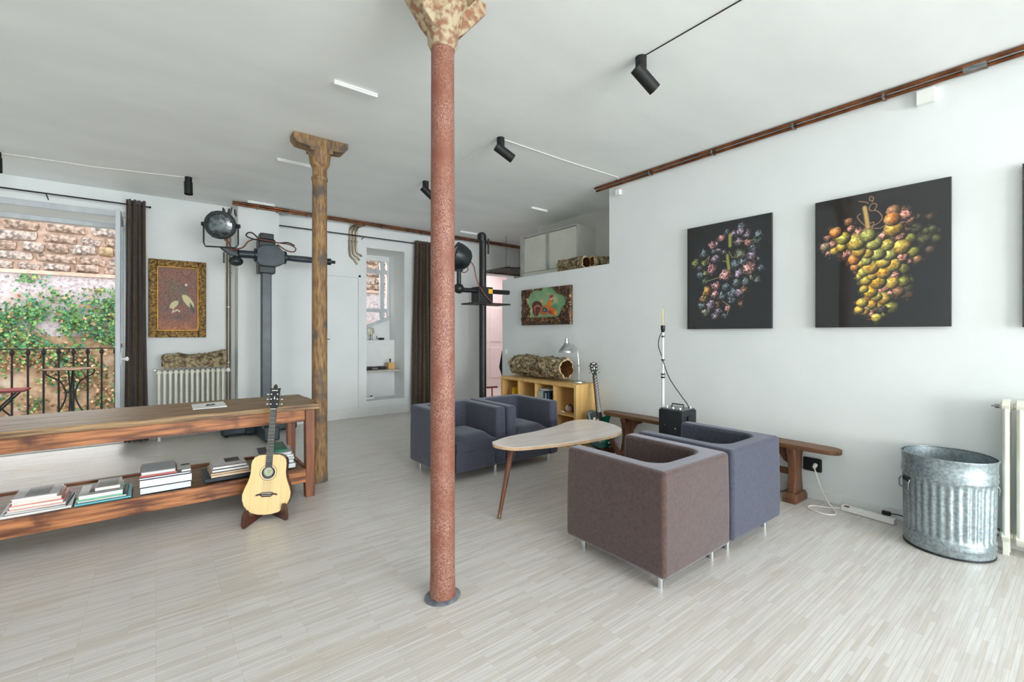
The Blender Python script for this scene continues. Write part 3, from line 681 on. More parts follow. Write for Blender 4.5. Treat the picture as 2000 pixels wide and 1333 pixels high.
bark_tube('cork_bark_piece', 'curved piece of cork bark lying on the cream radiator', (.06, 7.265, .925), (.745, 7.265, .925), .150, .160, 3, half=(-.12, PI + .12), bend=.012, lump=.12, thick=.02, zs=1.05, xs=.8, tip=.055)
T = bark_tube('cork_log', 'large hollow cork log lying on the birch bookshelf', (4.05, 5.08, .912), (4.05, 4.07, .907), .145, .135, 8, lump=.17, thick=.028)
bark_tube('cork_log', 'smaller cork log end first in the loft alcove, in front of the cupboard doors', (4.47, 4.60, 2.285), (4.40, 4.06, 2.275), .095, .085, 15, lump=.16, thick=.02)
bark_tube('cork_log', 'hollow cork log pointing at the room at the corner of the loft alcove', (4.36, 3.93, 2.268), (4.86, 3.72, 2.268), .075, .070, 21, lump=.12, thick=.014)

# ================================================================== LONG TABLE WITH SHELF
t = thing('console_table', 'long rustic wooden table with a low shelf, in front of the window', 'table', (-.25, 4.38, 0))
X0, X1, YF, YK = -1.75, 1.098, 3.99, 4.74
b = MB()
for k in range(3):
    y0 = YF + k * .25; MB().box((X0, y0 + .0015, .722), (X1 - (.02, .0, .012)[k], y0 + .2485, .765)).build('plank', M['tabletop'], t, bevel=.005)
for y in (YF + .03, YK - .065): MB().box((X0 + .1, y, .625), (X1 - .06, y + .035, .722)).build('apron', M['tablewood'], t, bevel=.004)
MB().box((X1 - .12, YF + .065, .625), (X1 - .085, YK - .065, .722)).build('apron', M['tablewood'], t, bevel=.004)
for x in (X0 + .06, X1 - .125):
    for y in (YF + .005, YK - .08):
        MB().prism([(0, 0), (.068, 0), (.072, .10), (.068, .22), (.07, .722), (-.004, .722), (0, .22), (-.006, .12)], 0, .075, lambda a, c, h: (x + a, y + h, c)).build('leg', M['legwood'], t, bevel=.005)
MB().box((X0 + .13, YF + .005, .125), (X1 - .125, YF + .045, .235)).build('shelf_rail', M['tablewood'], t, bevel=.005)
MB().box((X0 + .13, YK - .055, .125), (X1 - .125, YK - .015, .235)).build('shelf_rail', M['tablewood'], t, bevel=.005)
MB().box((X1 - .118, YF + .08, .135), (X1 - .085, YK - .08, .225)).build('shelf_rail', M['tablewood'], t, bevel=.005)
for k in range(2):
    y0 = YF + .045 + k * .325; MB().box((X0 + .13, y0 + .001, .195), (X1 - .12, y0 + .324, .219)).build('shelf_plank', M['tabletop'], t, bevel=.003)
p = thing('brochure', 'open white brochure lying on the long wooden table', 'paper', (.335, 4.41, .766))
MB().add([(.222, 4.245, .767), (.445, 4.25, .767), (.452, 4.575, .767), (.228, 4.55, .767), (.222, 4.245, .771), (.445, 4.25, .774), (.452, 4.575, .773), (.228, 4.55, .770)], [(0, 3, 2, 1), (4, 5, 6, 7), (0, 1, 5, 4), (1, 2, 6, 5), (2, 3, 7, 6), (3, 0, 4, 7)]).build('sheet', M['white'], p)
MB().add([(.31, 4.36, .7735), (.38, 4.37, .7745), (.375, 4.46, .7745), (.35, 4.44, .774), (.33, 4.48, .7735)], [(0, 1, 2, 3, 4)]).build('printed_figure', M['standdk'], p)

# books: every book a thing with cover and pages
BC = [0]
def book(x0, x1, y0, y1, z0, h, c, lab, spine='front', rot=0.0, inset=.004, extra=None):
    BC[0] += 1
    cx, cy = (x0 + x1) / 2, (y0 + y1) / 2
    t = thing('book', lab, 'book', (cx, cy, z0), 'books on the low shelf of the long table', (0, 0, R(rot)))
    m = book_mat(BC[0], c); a, d = (x1 - x0) / 2, (y1 - y0) / 2; ct = min(.0035, h * .16)
    b = MB().box((-a, -d, 0), (a, d, ct)).box((-a, -d, h - ct), (a, d, h))
    if spine == 'front': b.box((-a, -d, 0), (a, -d + ct, h))
    elif spine == 'right': b.box((a - ct, -d, 0), (a, d, h))
    elif spine == 'back': b.box((-a, d - ct, 0), (a, d, h))
    b.build('cover', m, t, local=True)
    MB().box((-a + inset, -d + inset, ct), (a - inset, d - inset, h - ct)).build('pages', M['pages'], t, local=True)
    if extra:
        for (q, mm) in extra: q.build('cover_print', mm, t, local=True)
    return z0 + h
SH = .2355
grey = book_mat(90, (168, 172, 176)); dk = book_mat(91, (34, 36, 42)); redm = book_mat(92, (196, 92, 84))
# pile 1
z = .2355
z = book(-.745, -.430, 4.035, 4.345, z, .014, (214, 218, 222), 'widest pale magazine at the bottom of the leftmost pile', 'back', 2)
z = book(-.72, -.445, 4.04, 4.33, z, .012, (74, 70, 78), 'dark thin magazine second from bottom in the leftmost pile', 'back', -2)
z = book(-.715, -.455, 4.045, 4.33, z, .016, (206, 204, 208), 'grey white magazine low in the leftmost pile', 'back', 1)
z = book(-.70, -.46, 4.03, 4.30, z, .024, (206, 120, 108), 'thick book with red edge in the leftmost pile', 'back', -1)
z = book(-.695, -.475, 4.035, 4.29, z, .022, (216, 176, 164), 'white paged book with salmon cover in the leftmost pile', 'back', 2)
z = book(-.69, -.49, 4.03, 4.28, z, .020, (232, 230, 236), 'pale lilac book with grey photo on top of the leftmost pile', 'back', 0, extra=[(MB().box((-.05, -.10, .0202), (.06, .11, .0207)), grey)])
# pile 2
z = .2355
z = book(-.415, -.135, 4.04, 4.36, z, .012, (104, 186, 198), 'turquoise book at the bottom of the second pile from the left', 'front', 1)
z = book(-.405, -.155, 4.05, 4.35, z, .014, (40, 70, 84), 'dark blue book second from the bottom of the turquoise pile', 'back', 0)
z = book(-.405, -.175, 4.045, 4.32, z, .011, (120, 200, 160), 'mint green book in the turquoise pile', 'front', -1)
z = book(-.395, -.18, 4.04, 4.30, z, .026, (228, 230, 230), 'thick white book in the turquoise pile', 'front', 1)
z = book(-.345, -.20, 4.05, 4.28, z, .010, (132, 128, 124), 'thin grey brown booklet near the top of the turquoise pile', 'front', 0)
z = book(-.315, -.19, 4.06, 4.27, z, .022, (232, 230, 224), 'small white book with patterned cover on top of the turquoise pile', 'front', -1, extra=[(MB().box((-.055, -.09 + .025 * k, .0222), (.05, -.082 + .025 * k, .0226)), dk) for k in range(8)])
# pile 3
z = .2355
z = book(-.085, .200, 4.05, 4.36, z, .046, (222, 232, 238), 'large white boxed book at the bottom of the middle pile', 'front', 0)
z = book(-.088, .205, 4.05, 4.36, z, .054, (226, 234, 240), 'second large white boxed book in the middle pile', 'front', 0)
z = book(-.09, .195, 4.055, 4.35, z, .014, (206, 206, 214), 'pale grey book in the middle pile', 'front', 0)
z1 = book(-.088, .118, 4.06, 4.34, z, .016, (198, 92, 88), 'red spined book in the middle pile', 'front', 0)
z2 = book(.122, .20, 4.06, 4.34, z, .020, (220, 220, 218), 'narrow black and white book at the right of the red spined book', 'front', 0, extra=[(MB().box((-.0385, -.1405, .001), (-.015, -.1401, .018)), dk), (MB().box((-.015, -.02, .0202), (.0385, .02, .0206)), dk)])
z = book(-.082, .112, 4.055, 4.33, z1, .020, (190, 196, 202), 'grey white book on top of the middle pile', 'back', 0)
# pile 4
z = .2355
z = book(.285, .590, 4.075, 4.42, z, .026, (34, 46, 54), 'black binder at the bottom of the fourth pile', 'front', 1)
z = book(.325, .585, 4.09, 4.38, z, .018, (222, 196, 168), 'cream and tan book above the black binder', 'front', 1)
z = book(.325, .58, 4.09, 4.37, z, .016, (214, 186, 152), 'tan edged book in the pile on the black binder', 'front', 0)
z = book(.335, .575, 4.10, 4.36, z, .020, (224, 228, 232), 'white book in the pile on the black binder', 'front', 0)
z = book(.340, .560, 4.11, 4.36, z, .022, (226, 222, 222), 'white book with sketched cover on top of the black binder pile', 'front', 0, extra=[(MB().box((-.02, -.02, .0222), (.08, .11, .0226)), dk)])
# pile 5, behind the acoustic guitar
z = .2355
z = book(.70, .915, 4.10, 4.42, z, .042, (222, 230, 234), 'white boxed book at the bottom of the pile behind the guitar', 'front', 0)
z = book(.655, .925, 4.14, 4.50, z, .022, (218, 224, 226), 'wide white magazine in the pile behind the guitar', 'front', -6)
z = book(.66, .925, 4.14, 4.49, z, .022, (206, 210, 208), 'grey white magazine in the pile behind the guitar', 'front', -4)
z = book(.655, .93, 4.15, 4.49, z, .020, (228, 232, 232), 'white magazine with bent corner in the pile behind the guitar', 'front', -7)
z = book(.655, .91, 4.16, 4.50, z, .020, (214, 218, 220), 'pale magazine with dark photo near the top of the pile behind the guitar', 'front', -5, extra=[(MB().box((-.11, -.13, .0202), (-.04, .11, .0206)), dk)])
z = book(.765, .885, 4.20, 4.50, z, .018, (26, 118, 84), 'green book on top of the pile behind the guitar', 'front', -5)

# ================================================================== ACOUSTIC GUITAR
t = thing('acoustic_guitar', 'small acoustic guitar with pale spruce top leaning in front of the long table', 'guitar', (.622, 3.70, .035), None, (R(-11), R(2.2), R(-22)))
HW = [(0, .0), (.004, .045), (.014, .085), (.035, .118), (.07, .145), (.11, .159), (.15, .161), (.19, .150), (.23, .134), (.265, .123), (.30, .118), (.33, .118), (.36, .119), (.39, .113), (.412, .096), (.425, .07), (.430, .0)]
out = [(w, z) for z, w in HW] + [(-w, z) for z, w in reversed(HW[1:-1])]
MB().prism(out, -.002, .088, lambda a, c, h: (a, h, c)).build('body', M['mahog'], t, local=True, smooth=35)
o2 = [(a * .985, .215 + (c - .215) * .985) for a, c in out]
MB().prism(o2, -.0055, -.002, lambda a, c, h: (a, h, c)).build('soundboard', M['spruce'], t, local=True, smooth=35)
ed = MB(); n = len(out)
ed.prism(out, -.0045, .002, lambda a, c, h: (a * 1.004, h, .215 + (c - .215) * 1.004)); ed.build('binding', M['mahog'], t, local=True, smooth=35)
MB().cyl((0, -.0058, .297), (0, -.0064, .297), .045, n=32).build('sound_hole', M['fret'], t, local=True)
MB().cyl((0, -.0064, .302), (0, -.0067, .302), .031, n=24).build('inner_label', mat('guitar_label', rgb(196, 200, 172), .7, col2=rgb(150, 156, 120), scale=40), t, local=True)
b = MB()
for r0, r1, mm in ((.046, .050, 'ivory'), (.0545, .0575, 'mahog')):
    MB().add([(r * math.cos(2 * PI * i / 40), -.0062, .297 + r * math.sin(2 * PI * i / 40)) for r in (r0, r1) for i in range(40)] + [(r * math.cos(2 * PI * i / 40), -.0050, .297 + r * math.sin(2 * PI * i / 40)) for r in (r0, r1) for i in range(40)],
             [(i, (i + 1) % 40, 40 + (i + 1) % 40, 40 + i) for i in range(40)] + [(80 + i, 80 + (i + 1) % 40, 120 + (i + 1) % 40, 120 + i) for i in range(40)]).build('rosette', M[mm], t, local=True)
MB().prism([(-.072, .135), (-.07, .146), (-.045, .152), (-.03, .160), (.03, .160), (.045, .152), (.07, .146), (.072, .135), (.05, .140), (.036, .135), (.03, .127), (-.03, .127), (-.036, .135), (-.05, .140)], -.0135, -.0055, lambda a, c, h: (a, h, c)).build('bridge', M['fret'], t, local=True, bevel=.0015)
MB().box((-.034, -.0165, .151), (.034, -.013, .154)).build('saddle', M['ivory'], t, local=True)
b = MB()
for k in range(6): b.sphere((-.025 + .01 * k, -.0145, .139), .0032, 8, 6)
b.build('bridge_pins', M['ivory'], t, local=True)
MB().prism([(-.022, .335), (.022, .335), (.0225, .43), (.019, .757), (-.019, .757), (-.0225, .43)], -.013, -.006, lambda a, c, h: (a, h, c)).build('fretboard', M['fret'], t, local=True)
MB().prism([(-.021, .425), (.021, .425), (.0185, .757), (-.0185, .757)], -.006, .014, lambda a, c, h: (a, h, c)).build('neck', M['mahog'], t, local=True, bevel=.004)
src = None; zz = .757; Ls = .607
for k in range(1, 18):
    z = .757 - Ls * (1 - 2 ** (-k / 12))
    if z < .335: break
    w = .019 + (.757 - z) * .0098
    MB().box((-w, -.0142, z - .0009), (w, -.013, z + .0009)).build('fret', M['steel'], t, local=True)
MB().box((-.0195, -.0155, .7565), (.0195, -.006, .761)).build('nut', M['ivory'], t, local=True)
b = MB()
for k in range(6): b.tube([(-.026 + .0104 * k, -.0165, .153), (-.0155 + .0062 * k, -.0158, .757)], .0006, 5)
b.build('strings', M['steel'], t, local=True)
MB().prism([(-.020, .761), (.020, .761), (.031, .79), (.034, .895), (.036, .918), (.012, .912), (0, .922), (-.012, .912), (-.036, .918), (-.034, .895), (-.031, .79)], -.010, .005, lambda a, c, h: (a, h, c)).build('headstock', M['black'], t, local=True, bevel=.0015)
for s_ in (-1, 1):
    for z in (.795, .832, .869):
        MB().cyl((s_ * .021, -.010, z), (s_ * .021, -.019, z), .006, .0045, n=12).build('tuning_post', M['chrome'], t, local=True, smooth=40)
        MB().cyl((s_ * .03, .001, z), (s_ * .045, .001, z), .0025, n=8).sphere((s_ * .050, .001, z), .008, 10, 6, (1, .5, .8)).build('tuning_key', M['chrome'], t, local=True, smooth=50)
MB().prism([(0, .828), (.006, .840), (.003, .842), (0, .858), (-.003, .842), (-.006, .840)], -.0108, -.0098, lambda a, c, h: (a, h, c)).build('inlay', M['ivory'], t, local=True)
b = MB(); x = -.022
for wd in (.006, .005, .006, .004, .007, .005): b.box((x, -.0107, .894), (x + wd, -.0098, .901)); x += wd + .0015
b.build('headstock_lettering', M['ivory'], t, local=True)
MB().prism([(-.012, .905), (.012, .905), (.012, .93), (.005, .945), (-.006, .94), (-.012, .925)], -.018, .012, lambda a, c, h: (a, h, c)).build('clip_tuner', M['black'], t, local=True, bevel=.002)
t = thing('guitar_stand', 'low red brown wooden stand under the acoustic guitar', 'guitar stand', (.63, 3.72, 0))
def foot(c, ang):
    b = MB(); ca, sa = math.cos(R(ang)), math.sin(R(ang))
    prof = [(-.15, 0), (.13, 0), (.12, .035), (.02, .045), (-.08, .06), (-.105, .115), (-.135, .118), (-.158, .08), (-.165, .03)]
    b.prism(prof, -.010, .010, lambda a, c_, h: (c[0] - a * sa + h * ca, c[1] + a * ca + h * sa, c_)); return b
foot((.567, 3.735), -38).build('cradle_board', M['gstand'], t, bevel=.004)
foot((.70, 3.74), 16).build('cradle_board', M['mahog'], t, bevel=.004)
MB().box((.55, 3.785, .02), (.73, 3.805, .05)).build('crossbar', M['gstand'], t, bevel=.003)

# ================================================================== ARMCHAIRS
def armchair(cx, cy, rot, m, lab, w=.672, d=.70, rr=.05, tb=.13):
    t = thing('armchair', lab, 'armchair', (cx, cy, 0), None, (0, 0, R(rot)))
    ta = .112; hw, hd = w / 2, d / 2; zb, zt = .085, .640
    inner = [(-hw + ta, -hd)] + [(-hw + ta + rr - rr * math.cos(R(a)), hd - tb - rr + rr * math.sin(R(a))) for a in range(0, 91, 15)]
    out = [(-hw, -hd)] + inner + [(-x, y) for x, y in reversed(inner)] + [(hw, -hd), (hw, hd), (-hw, hd)]
    b = MB(); nl = 9
    k = len(out)
    # slipcover: slightly bulging walls, subtly uneven hem
    rows = []
    for i in range(nl + 1):
        f = i / nl; z = zb + (zt - zb) * f
        row = []
        for j, (x, y) in enumerate(out):
            g = 1 + .010 * math.sin(f * PI)
            hem = (.012 * noise.noise(Vector((x * 6 + cx * 3, y * 6, 2.2))) if i == 0 else 0)
            flare = 1 + .014 * (1 - f) ** 2
            outer = abs(abs(x) - hw) < 1e-6 or abs(abs(y) - hd) < 1e-6
            row.append((x * g * flare if outer else x, y * g * flare if outer else y, z + hem))
        rows.append(row)
    vs = [p for row in rows for p in row]
    fs = [(i * k + j, i * k + (j + 1) % k, (i + 1) * k + (j + 1) % k, (i + 1) * k + j) for i in range(nl) for j in range(k)]
    fs += [tuple(range(k - 1, -1, -1)), tuple(range(nl * k, (nl + 1) * k))]
    b.add(vs, fs)
    o = b.build('slipcover', m, t, local=True, bevel=.026, seg=4)
    iw = hw - ta - .004
    def top(i, j):
        u, v = i / 14, j / 14
        x = -iw + 2 * iw * u; y = -hd - .012 + (d - tb + .008) * v
        e = min(1, 5 * min(u, 1 - u)) * min(1, 4.5 * min(v + .02, 1 - v)); e = math.sin(e * PI / 2)
        return (x, y, .352 + .058 * e)
    b = MB().grid(top, 15, 15)
    # skirt of the cushion
    edge = [top(i, 0) for i in range(15)] + [top(14, j) for j in range(1, 15)] + [top(i, 14) for i in range(13, -1, -1)] + [top(0, j) for j in range(13, 0, -1)]
    q = len(edge); b.add(edge + [(x, y, .275) for x, y, z in edge], [(i, (i + 1) % q, q + (i + 1) % q, q + i) for i in range(q)] + [tuple(range(q, 2 * q))])
    b.build('seat_cushion', m, t, local=True, smooth=60)
    MB().box((-iw, -hd + .004, zb), (iw, hd - tb, .278)).build('seat_base', m, t, local=True, bevel=.012)
    leg = None
    for sx in (-1, 1):
        for sy in (-1, 1):
            if leg is None: leg = MB().cyl((0, 0, 0), (0, 0, .10), .017, n=16).build('leg', M['chrome'], t, local=True, smooth=40); l = leg
            else: l = inst(leg, t)
            l.location = (sx * (hw - .075), sy * (hd - .075), 0)
    return t
armchair(2.375, 1.70, 180, M['taupe'], 'brown taupe armchair seen from behind, nearest the camera', rr=.10, tb=.115)
armchair(3.085, 1.70, 180, M['slate'], 'slate blue armchair seen from behind, beside the taupe one', rr=.10, tb=.115)
armchair(2.345, 3.88, 0, M['slate'], 'slate armchair facing the camera, partly behind the red column')
armchair(3.035, 3.87, 0, M['slate'], 'slate armchair facing the camera, beside the birch bookshelf')

# ================================================================== COFFEE TABLE
t = thing('coffee_table', 'freeform coffee table with pale top and splayed dark legs between the armchairs', 'coffee table', (2.7, 2.8, 0))
ctl = [(2.08, 2.915), (2.30, 2.985), (2.60, 3.00), (2.92, 3.06), (3.13, 3.135), (3.30, 3.13), (3.405, 3.02), (3.375, 2.78), (3.27, 2.60), (3.13, 2.515), (2.94, 2.485), (2.68, 2.505), (2.45, 2.55), (2.25, 2.605), (2.12, 2.66), (2.065, 2.74), (2.045, 2.84)]
sp = spline([(*p, 0) for p in ctl + [ctl[0]]], 5)[:-1]
out = [(p.x, p.y) for p in sp]
c = (2.7, 2.8)
MB().prism(out, .496, .500, lambda a, c_, h: (a, c_, h)).build('table_top', M['ctable'], t, smooth=35)
MB().prism([(c[0] + (a - c[0]) * .998, c[1] + (b_ - c[1]) * .998) for a, b_ in out], .474, .496, lambda a, c_, h: (a, c_, h)).build('top_edge', M['cedge'], t, smooth=35)
for (a, e) in (((2.19, 2.80, .474), (1.975, 2.675, .03)), ((3.22, 2.72, .474), (3.40, 2.61, .03)), ((3.16, 3.02, .474), (3.27, 3.20, .03))):
    a = Vector(a); e = Vector(e)
    l = MB().cyl(a, e, .024, .013, n=16).build('leg', M['cleg'], t, smooth=40)
    d = (e - a).normalized(); MB().cyl(e, e + d * .027, .014, .016, n=16).build('brass_foot', M['brasspipe'], l, smooth=40)

# ================================================================== RIGHT HAND BENCH
t = thing('bench', 'narrow dark wooden bench with rounded ends along the right wall', 'bench', (4.08, 2.33, 0))
cy, hl = 2.33, 1.13
def bw(y):
    q = abs(y - cy) / hl
    return .108 - .030 * q * q
ys = [cy - hl + .06 + (2 * hl - .12) * i / 20 for i in range(21)]
out = [(4.085 + bw(y), y) for y in ys] + arc(4.085, ys[-1], bw(ys[-1]), 0, 180, 8)[1:-1] + [(4.085 - bw(y), y) for y in reversed(ys)] + arc(4.085, ys[0], bw(ys[0]), 180, 360, 8)[1:-1]
MB().prism(out, .428, .465).build('seat', M['benchwood'], t, bevel=.005)
for y in (1.50, 3.16):
    prof = [(.085, .07), (.085, .11), (.072, .16), (.062, .24), (.072, .30), (.078, .36), (.10, .40), (.10, .428)]
    prof = [(a, z) for a, z in prof] + [(-a, z) for a, z in reversed(prof)]
    l = MB().prism(prof, y - .028, y + .028, lambda a, c_, h: (4.085 + a, h, c_)).build('leg', M['benchleg'], t, bevel=.004)
    MB().prism([(-.12, 0), (.12, 0), (.12, .04), (.09, .075), (-.09, .075), (-.12, .04)], y - .05, y + .05, lambda a, c_, h: (4.085 + a, h, c_)).build('foot', M['benchleg'], l, bevel=.006)
    s_ = 1 if y < 2 else -1
    MB().prism([(0, .428), (.16, .428), (.15, .39), (.09, .37), (.05, .31), (0, .28)], 4.065, 4.105, lambda a, c_, h: (h, y + s_ * (.028 + a), c_)).build('corner_bracket', M['benchleg'], t, bevel=.004)
MB().box((4.07, 1.528, .20), (4.10, 3.132, .25)).build('stretcher', M['benchleg'], t, bevel=.004)

# ================================================================== BLACK CASE AND POLE LAMP
t = thing('equipment_case', 'black metal equipment case standing in front of the bench', 'case', (3.79, 2.40, 0))
MB().box((3.66, 2.245, .012), (3.895, 2.485, .655)).build('body', M['case'], t, bevel=.008)
MB().box((3.67, 2.255, .655), (3.885, 2.475, .668)).build('top_panel', M['steel'], t, bevel=.003)
MB().tube([(3.78, 2.30, .665), (3.78, 2.305, .70), (3.78, 2.42, .70), (3.78, 2.425, .665)], .006, 8).build('handle', M['black'], t, smooth=60)
for (x, y) in ((3.70, 2.29), (3.70, 2.36), (3.73, 2.44), (3.85, 2.28)): MB().cyl((x, y, .668), (x, y, .684), .012, .010, n=12).build('knob', M['chrome'], t, smooth=40)
for (y, z) in ((2.42, .52), (2.31, .50)): MB().cyl((3.66, y, z), (3.655, y, z), .007, n=10).build('rivet', M['chrome'], t)
MB().box((3.74, 2.232, .50), (3.82, 2.246, .61)).build('latch', M['black'], t, bevel=.003)
for x in (3.68, 3.875):
    for y in (2.265, 2.465): MB().cyl((x, y, 0), (x, y, .014), .012, n=10).build('foot', M['black'], t)
t = thing('pole_lamp', 'thin white pole lamp with a long bare tube bulb behind the black case', 'lamp', (3.91, 2.60, 0))
LX, LY = 3.91, 2.605
MB().cyl((LX, LY, .10), (LX, LY, .92), .0145, n=14).cyl((LX, LY, .92), (LX, LY, 1.37), .0105, n=14).build('pole', M['trimw'], t, smooth=40)
for z in (.915, .945, 1.085, 1.315): MB().cyl((LX, LY, z), (LX, LY, z + .014), .019 if z < 1 else .016, n=14).build('clamp_ring', M['black'], t, smooth=40)
MB().lathe([(.010, 1.362), (.017, 1.37), (.021, 1.395), (.022, 1.43)], (LX, LY, 0), 16).build('socket', M['black'], t, smooth=40)
bl = MB().lathe([(.013, 1.43), (.014, 1.46), (.014, 1.585), (.011, 1.605), (.004, 1.618), (.0002, 1.62)], (LX, LY, 0), 16).build('bulb', M['bulb'], t, smooth=60)
MB().cyl((LX - .003, LY, 1.432), (LX - .003, LY, 1.592), .0042, n=8).cyl((LX + .004, LY + .002, 1.432), (LX + .004, LY, 1.58), .0016, n=6).build('filament', M['filament'], bl)
for a in (90, 210, 330): MB().cyl((LX, LY, .30), (LX + .10 * math.cos(R(a)), LY + .10 * math.sin(R(a)), .008), .008, n=8).build('tripod_leg', M['black'], t)
MB().cyl((LX, LY, .08), (LX, LY, .12), .02, n=12).build('tripod_hub', M['black'], t)
MB().tube(spline([(LX, LY + .012, 1.365), (LX - .02, LY + .03, 1.30), (LX - .02, LY + .035, 1.22), (LX - .005, LY + .014, 1.14), (LX - .01, LY - .006, 1.09), (LX - .05, LY - .10, .93), (3.85, 2.38, .78), (3.83, 2.29, .69), (3.80, 2.236, .58)], 6), .0042, 6).build('cable', M['cable_k'], t, smooth=60)

# ================================================================== DUSTBIN
t = thing('dustbin', 'galvanised ribbed metal dustbin without lid by the right wall', 'bin', (3.945, .575, 0))
n = 272; rows = [(0, .208, 0), (.02, .214, 0), (.05, .213, 0), (.058, .218, 0), (.07, .213, 0), (.085, .218, 0), (.10, .213, 0), (.115, .213, 1), (.14, .214, 1), (.28, .2165, 1), (.41, .219, 1), (.43, .220, .8), (.445, .221, 0), (.46, .226, 0), (.475, .221, 0), (.49, .226, 0), (.505, .222, 0), (.535, .2225, 0), (.57, .224, 0), (.58, .229, 0), (.585, .228, 0)]
def fn(i, j):
    z, r, k = rows[i]; a = 2 * PI * j / n
    r = r - .0065 * k * (0.5 - 0.5 * math.cos(a * 34))
    return (3.945 + r * math.cos(a), .575 + r * math.sin(a), z + .004)
MB().grid(fn, len(rows), n, True).build('body', M['galv'], t, smooth=55, fixn=True)
MB().grid(lambda i, j: (3.945 + (.2115 - .008 * i / 6) * math.cos(2 * PI * j / 48) * (1 if i < 6 else 0.001), .575 + (.2115 - .008 * i / 6) * math.sin(2 * PI * j / 48) * (1 if i < 6 else .001), (.584, .45, .3, .2, .1, .03, .03)[i]), 7, 48, True).build('inside', M['galv'], t, smooth=50)
MB().tube([(3.945 + .2265 * math.cos(2 * PI * j / 48), .575 + .2265 * math.sin(2 * PI * j / 48), .587) for j in range(49)], .0045, 8).build('rim', M['galv'], t, smooth=60)
MB().lathe([(.209, 0), (.215, .004), (.215, .012), (.209, .014)], (3.945, .575, 0), 48).build('base_ring', M['standdk'], t, smooth=50)
for a in (128, 308):
    c_, s_ = math.cos(R(a)), math.sin(R(a)); P = lambda r, q, z: (3.945 + r * c_ - q * s_, .575 + r * s_ + q * c_, z)
    MB().obox(P(.222, 0, .418), (.014, .06, .03), (0, 0, R(a))).build('handle_plate', M['standdk'], t, bevel=.003)
    MB().tube([P(.226, -.045, .42), P(.236, -.05, .40), P(.236, -.045, .36), P(.236, .045, .36), P(.236, .05, .40), P(.226, .045, .42)], .0045, 8).build('handle', M['steel'], t, smooth=60)

# ================================================================== SOCKET, LEADS
t = thing('wall_socket', 'black double socket plate low on the right wall beside the bench leg', 'socket', (4.23, 1.42, .27))
MB().box((4.214, 1.355, .225), (4.24, 1.49, .335)).build('plate', M['black'], t, bevel=.012, seg=3)
MB().cyl((4.208, 1.395, .285), (4.214, 1.395, .285), .02, n=16).build('outlet', M['matblack'], t)
MB().cyl((4.208, 1.455, .28), (4.214, 1.455, .28), .02, n=16).build('outlet', M['matblack'], t)
t = thing('extension_lead', 'white power strip and looped white cable on the floor under the socket', 'power strip', (4.12, 1.1, 0))
MB().cyl((4.207, 1.395, .285), (4.165, 1.39, .275), .017, .012, n=12).build('plug', M['white'], t, smooth=40)
MB().tube(spline([(4.165, 1.39, .275), (4.13, 1.365, .24), (4.13, 1.33, .13), (4.10, 1.27, .04), (4.06, 1.22, .008), (3.97, 1.19, .006), (3.92, 1.25, .006), (3.96, 1.36, .006), (4.04, 1.36, .006), (4.08, 1.26, .010), (4.10, 1.195, .02)], 8), .005, 8).build('cable', M['cable_w'], t, smooth=60)
ps = MB().obox((4.125, 1.03, .022), (.052, .33, .04), (0, 0, R(-6))).build('power_strip', M['white'], t, bevel=.006)
MB().obox((4.113, 1.155, .043), (.022, .03, .006), (0, 0, R(-6))).build('switch', M['redpaint'], ps, bevel=.002)
for k in range(4):
    MB().cyl((4.121 + .005 * k, 1.10 - .055 * k, .0415), (4.121 + .005 * k, 1.10 - .055 * k, .0432), .017, n=16).build('outlet', M['trimw'], ps)
t = thing('black_plug_lead', 'black plug and cable in the power strip, running behind the dustbin', 'cable', (4.14, .92, .04))
MB().obox((4.140, .925, .058), (.03, .05, .028), (0, 0, R(-6))).build('plug', M['cable_k'], t, bevel=.006)
MB().tube(spline([(4.143, .905, .06), (4.15, .85, .062), (4.16, .80, .045), (4.198, .74, .008), (4.20, .60, .006), (4.20, .5, .006)], 8), .0042, 8).build('cable', M['cable_k'], t, smooth=60)
tag(MB().tube(spline([(4.21, 1.49, .25), (4.20, 1.56, .14), (4.19, 1.62, .02), (4.20, 1.8, .006), (4.205, 2.4, .006), (4.20, 3.0, .006), (4.18, 3.30, .02), (4.12, 3.42, .10), (4.08, 3.52, .19)], 8), .0035, 8).build('floor_cable', M['cable_k'], smooth=60), 'thin black cable along the skirting behind the bench', 'cable')

# ================================================================== BOOKSHELF
SX0, SX1, SY0, SY1, SZ = 3.855, 4.222, 3.72, 5.19, .75
t = thing('bookshelf', 'birch cube bookshelf standing against the half height wall', 'bookshelf', (4.04, 4.455, 0))
MB().box((SX0, SY0, SZ - .04), (SX1, SY1, SZ)).build('top', M['birch'], t, bevel=.002)
MB().box((SX0, SY0, 0), (SX1, SY1, .04)).build('bottom', M['birch'], t, bevel=.002)
for y in (SY0, SY1 - .04): MB().box((SX0, y, .04), (SX1, y + .04, SZ - .04)).build('side', M['birch'], t, bevel=.002)
cw = (SY1 - SY0 - .08) / 4
for k in (1, 2, 3): MB().box((SX0 + .002, SY0 + .04 + cw * k - .009, .04), (SX1, SY0 + .04 + cw * k + .009, SZ - .04)).build('divider', M['birch'], t)
MB().box((SX0 + .002, SY0 + .04, .366), (SX1, SY1 - .04, .384)).build('shelf', M['birch'], t)
MB().box((SX1 - .006, SY0 + .04, .04), (SX1, SY1 - .04, SZ - .04)).build('back_panel', M['birch'], t)
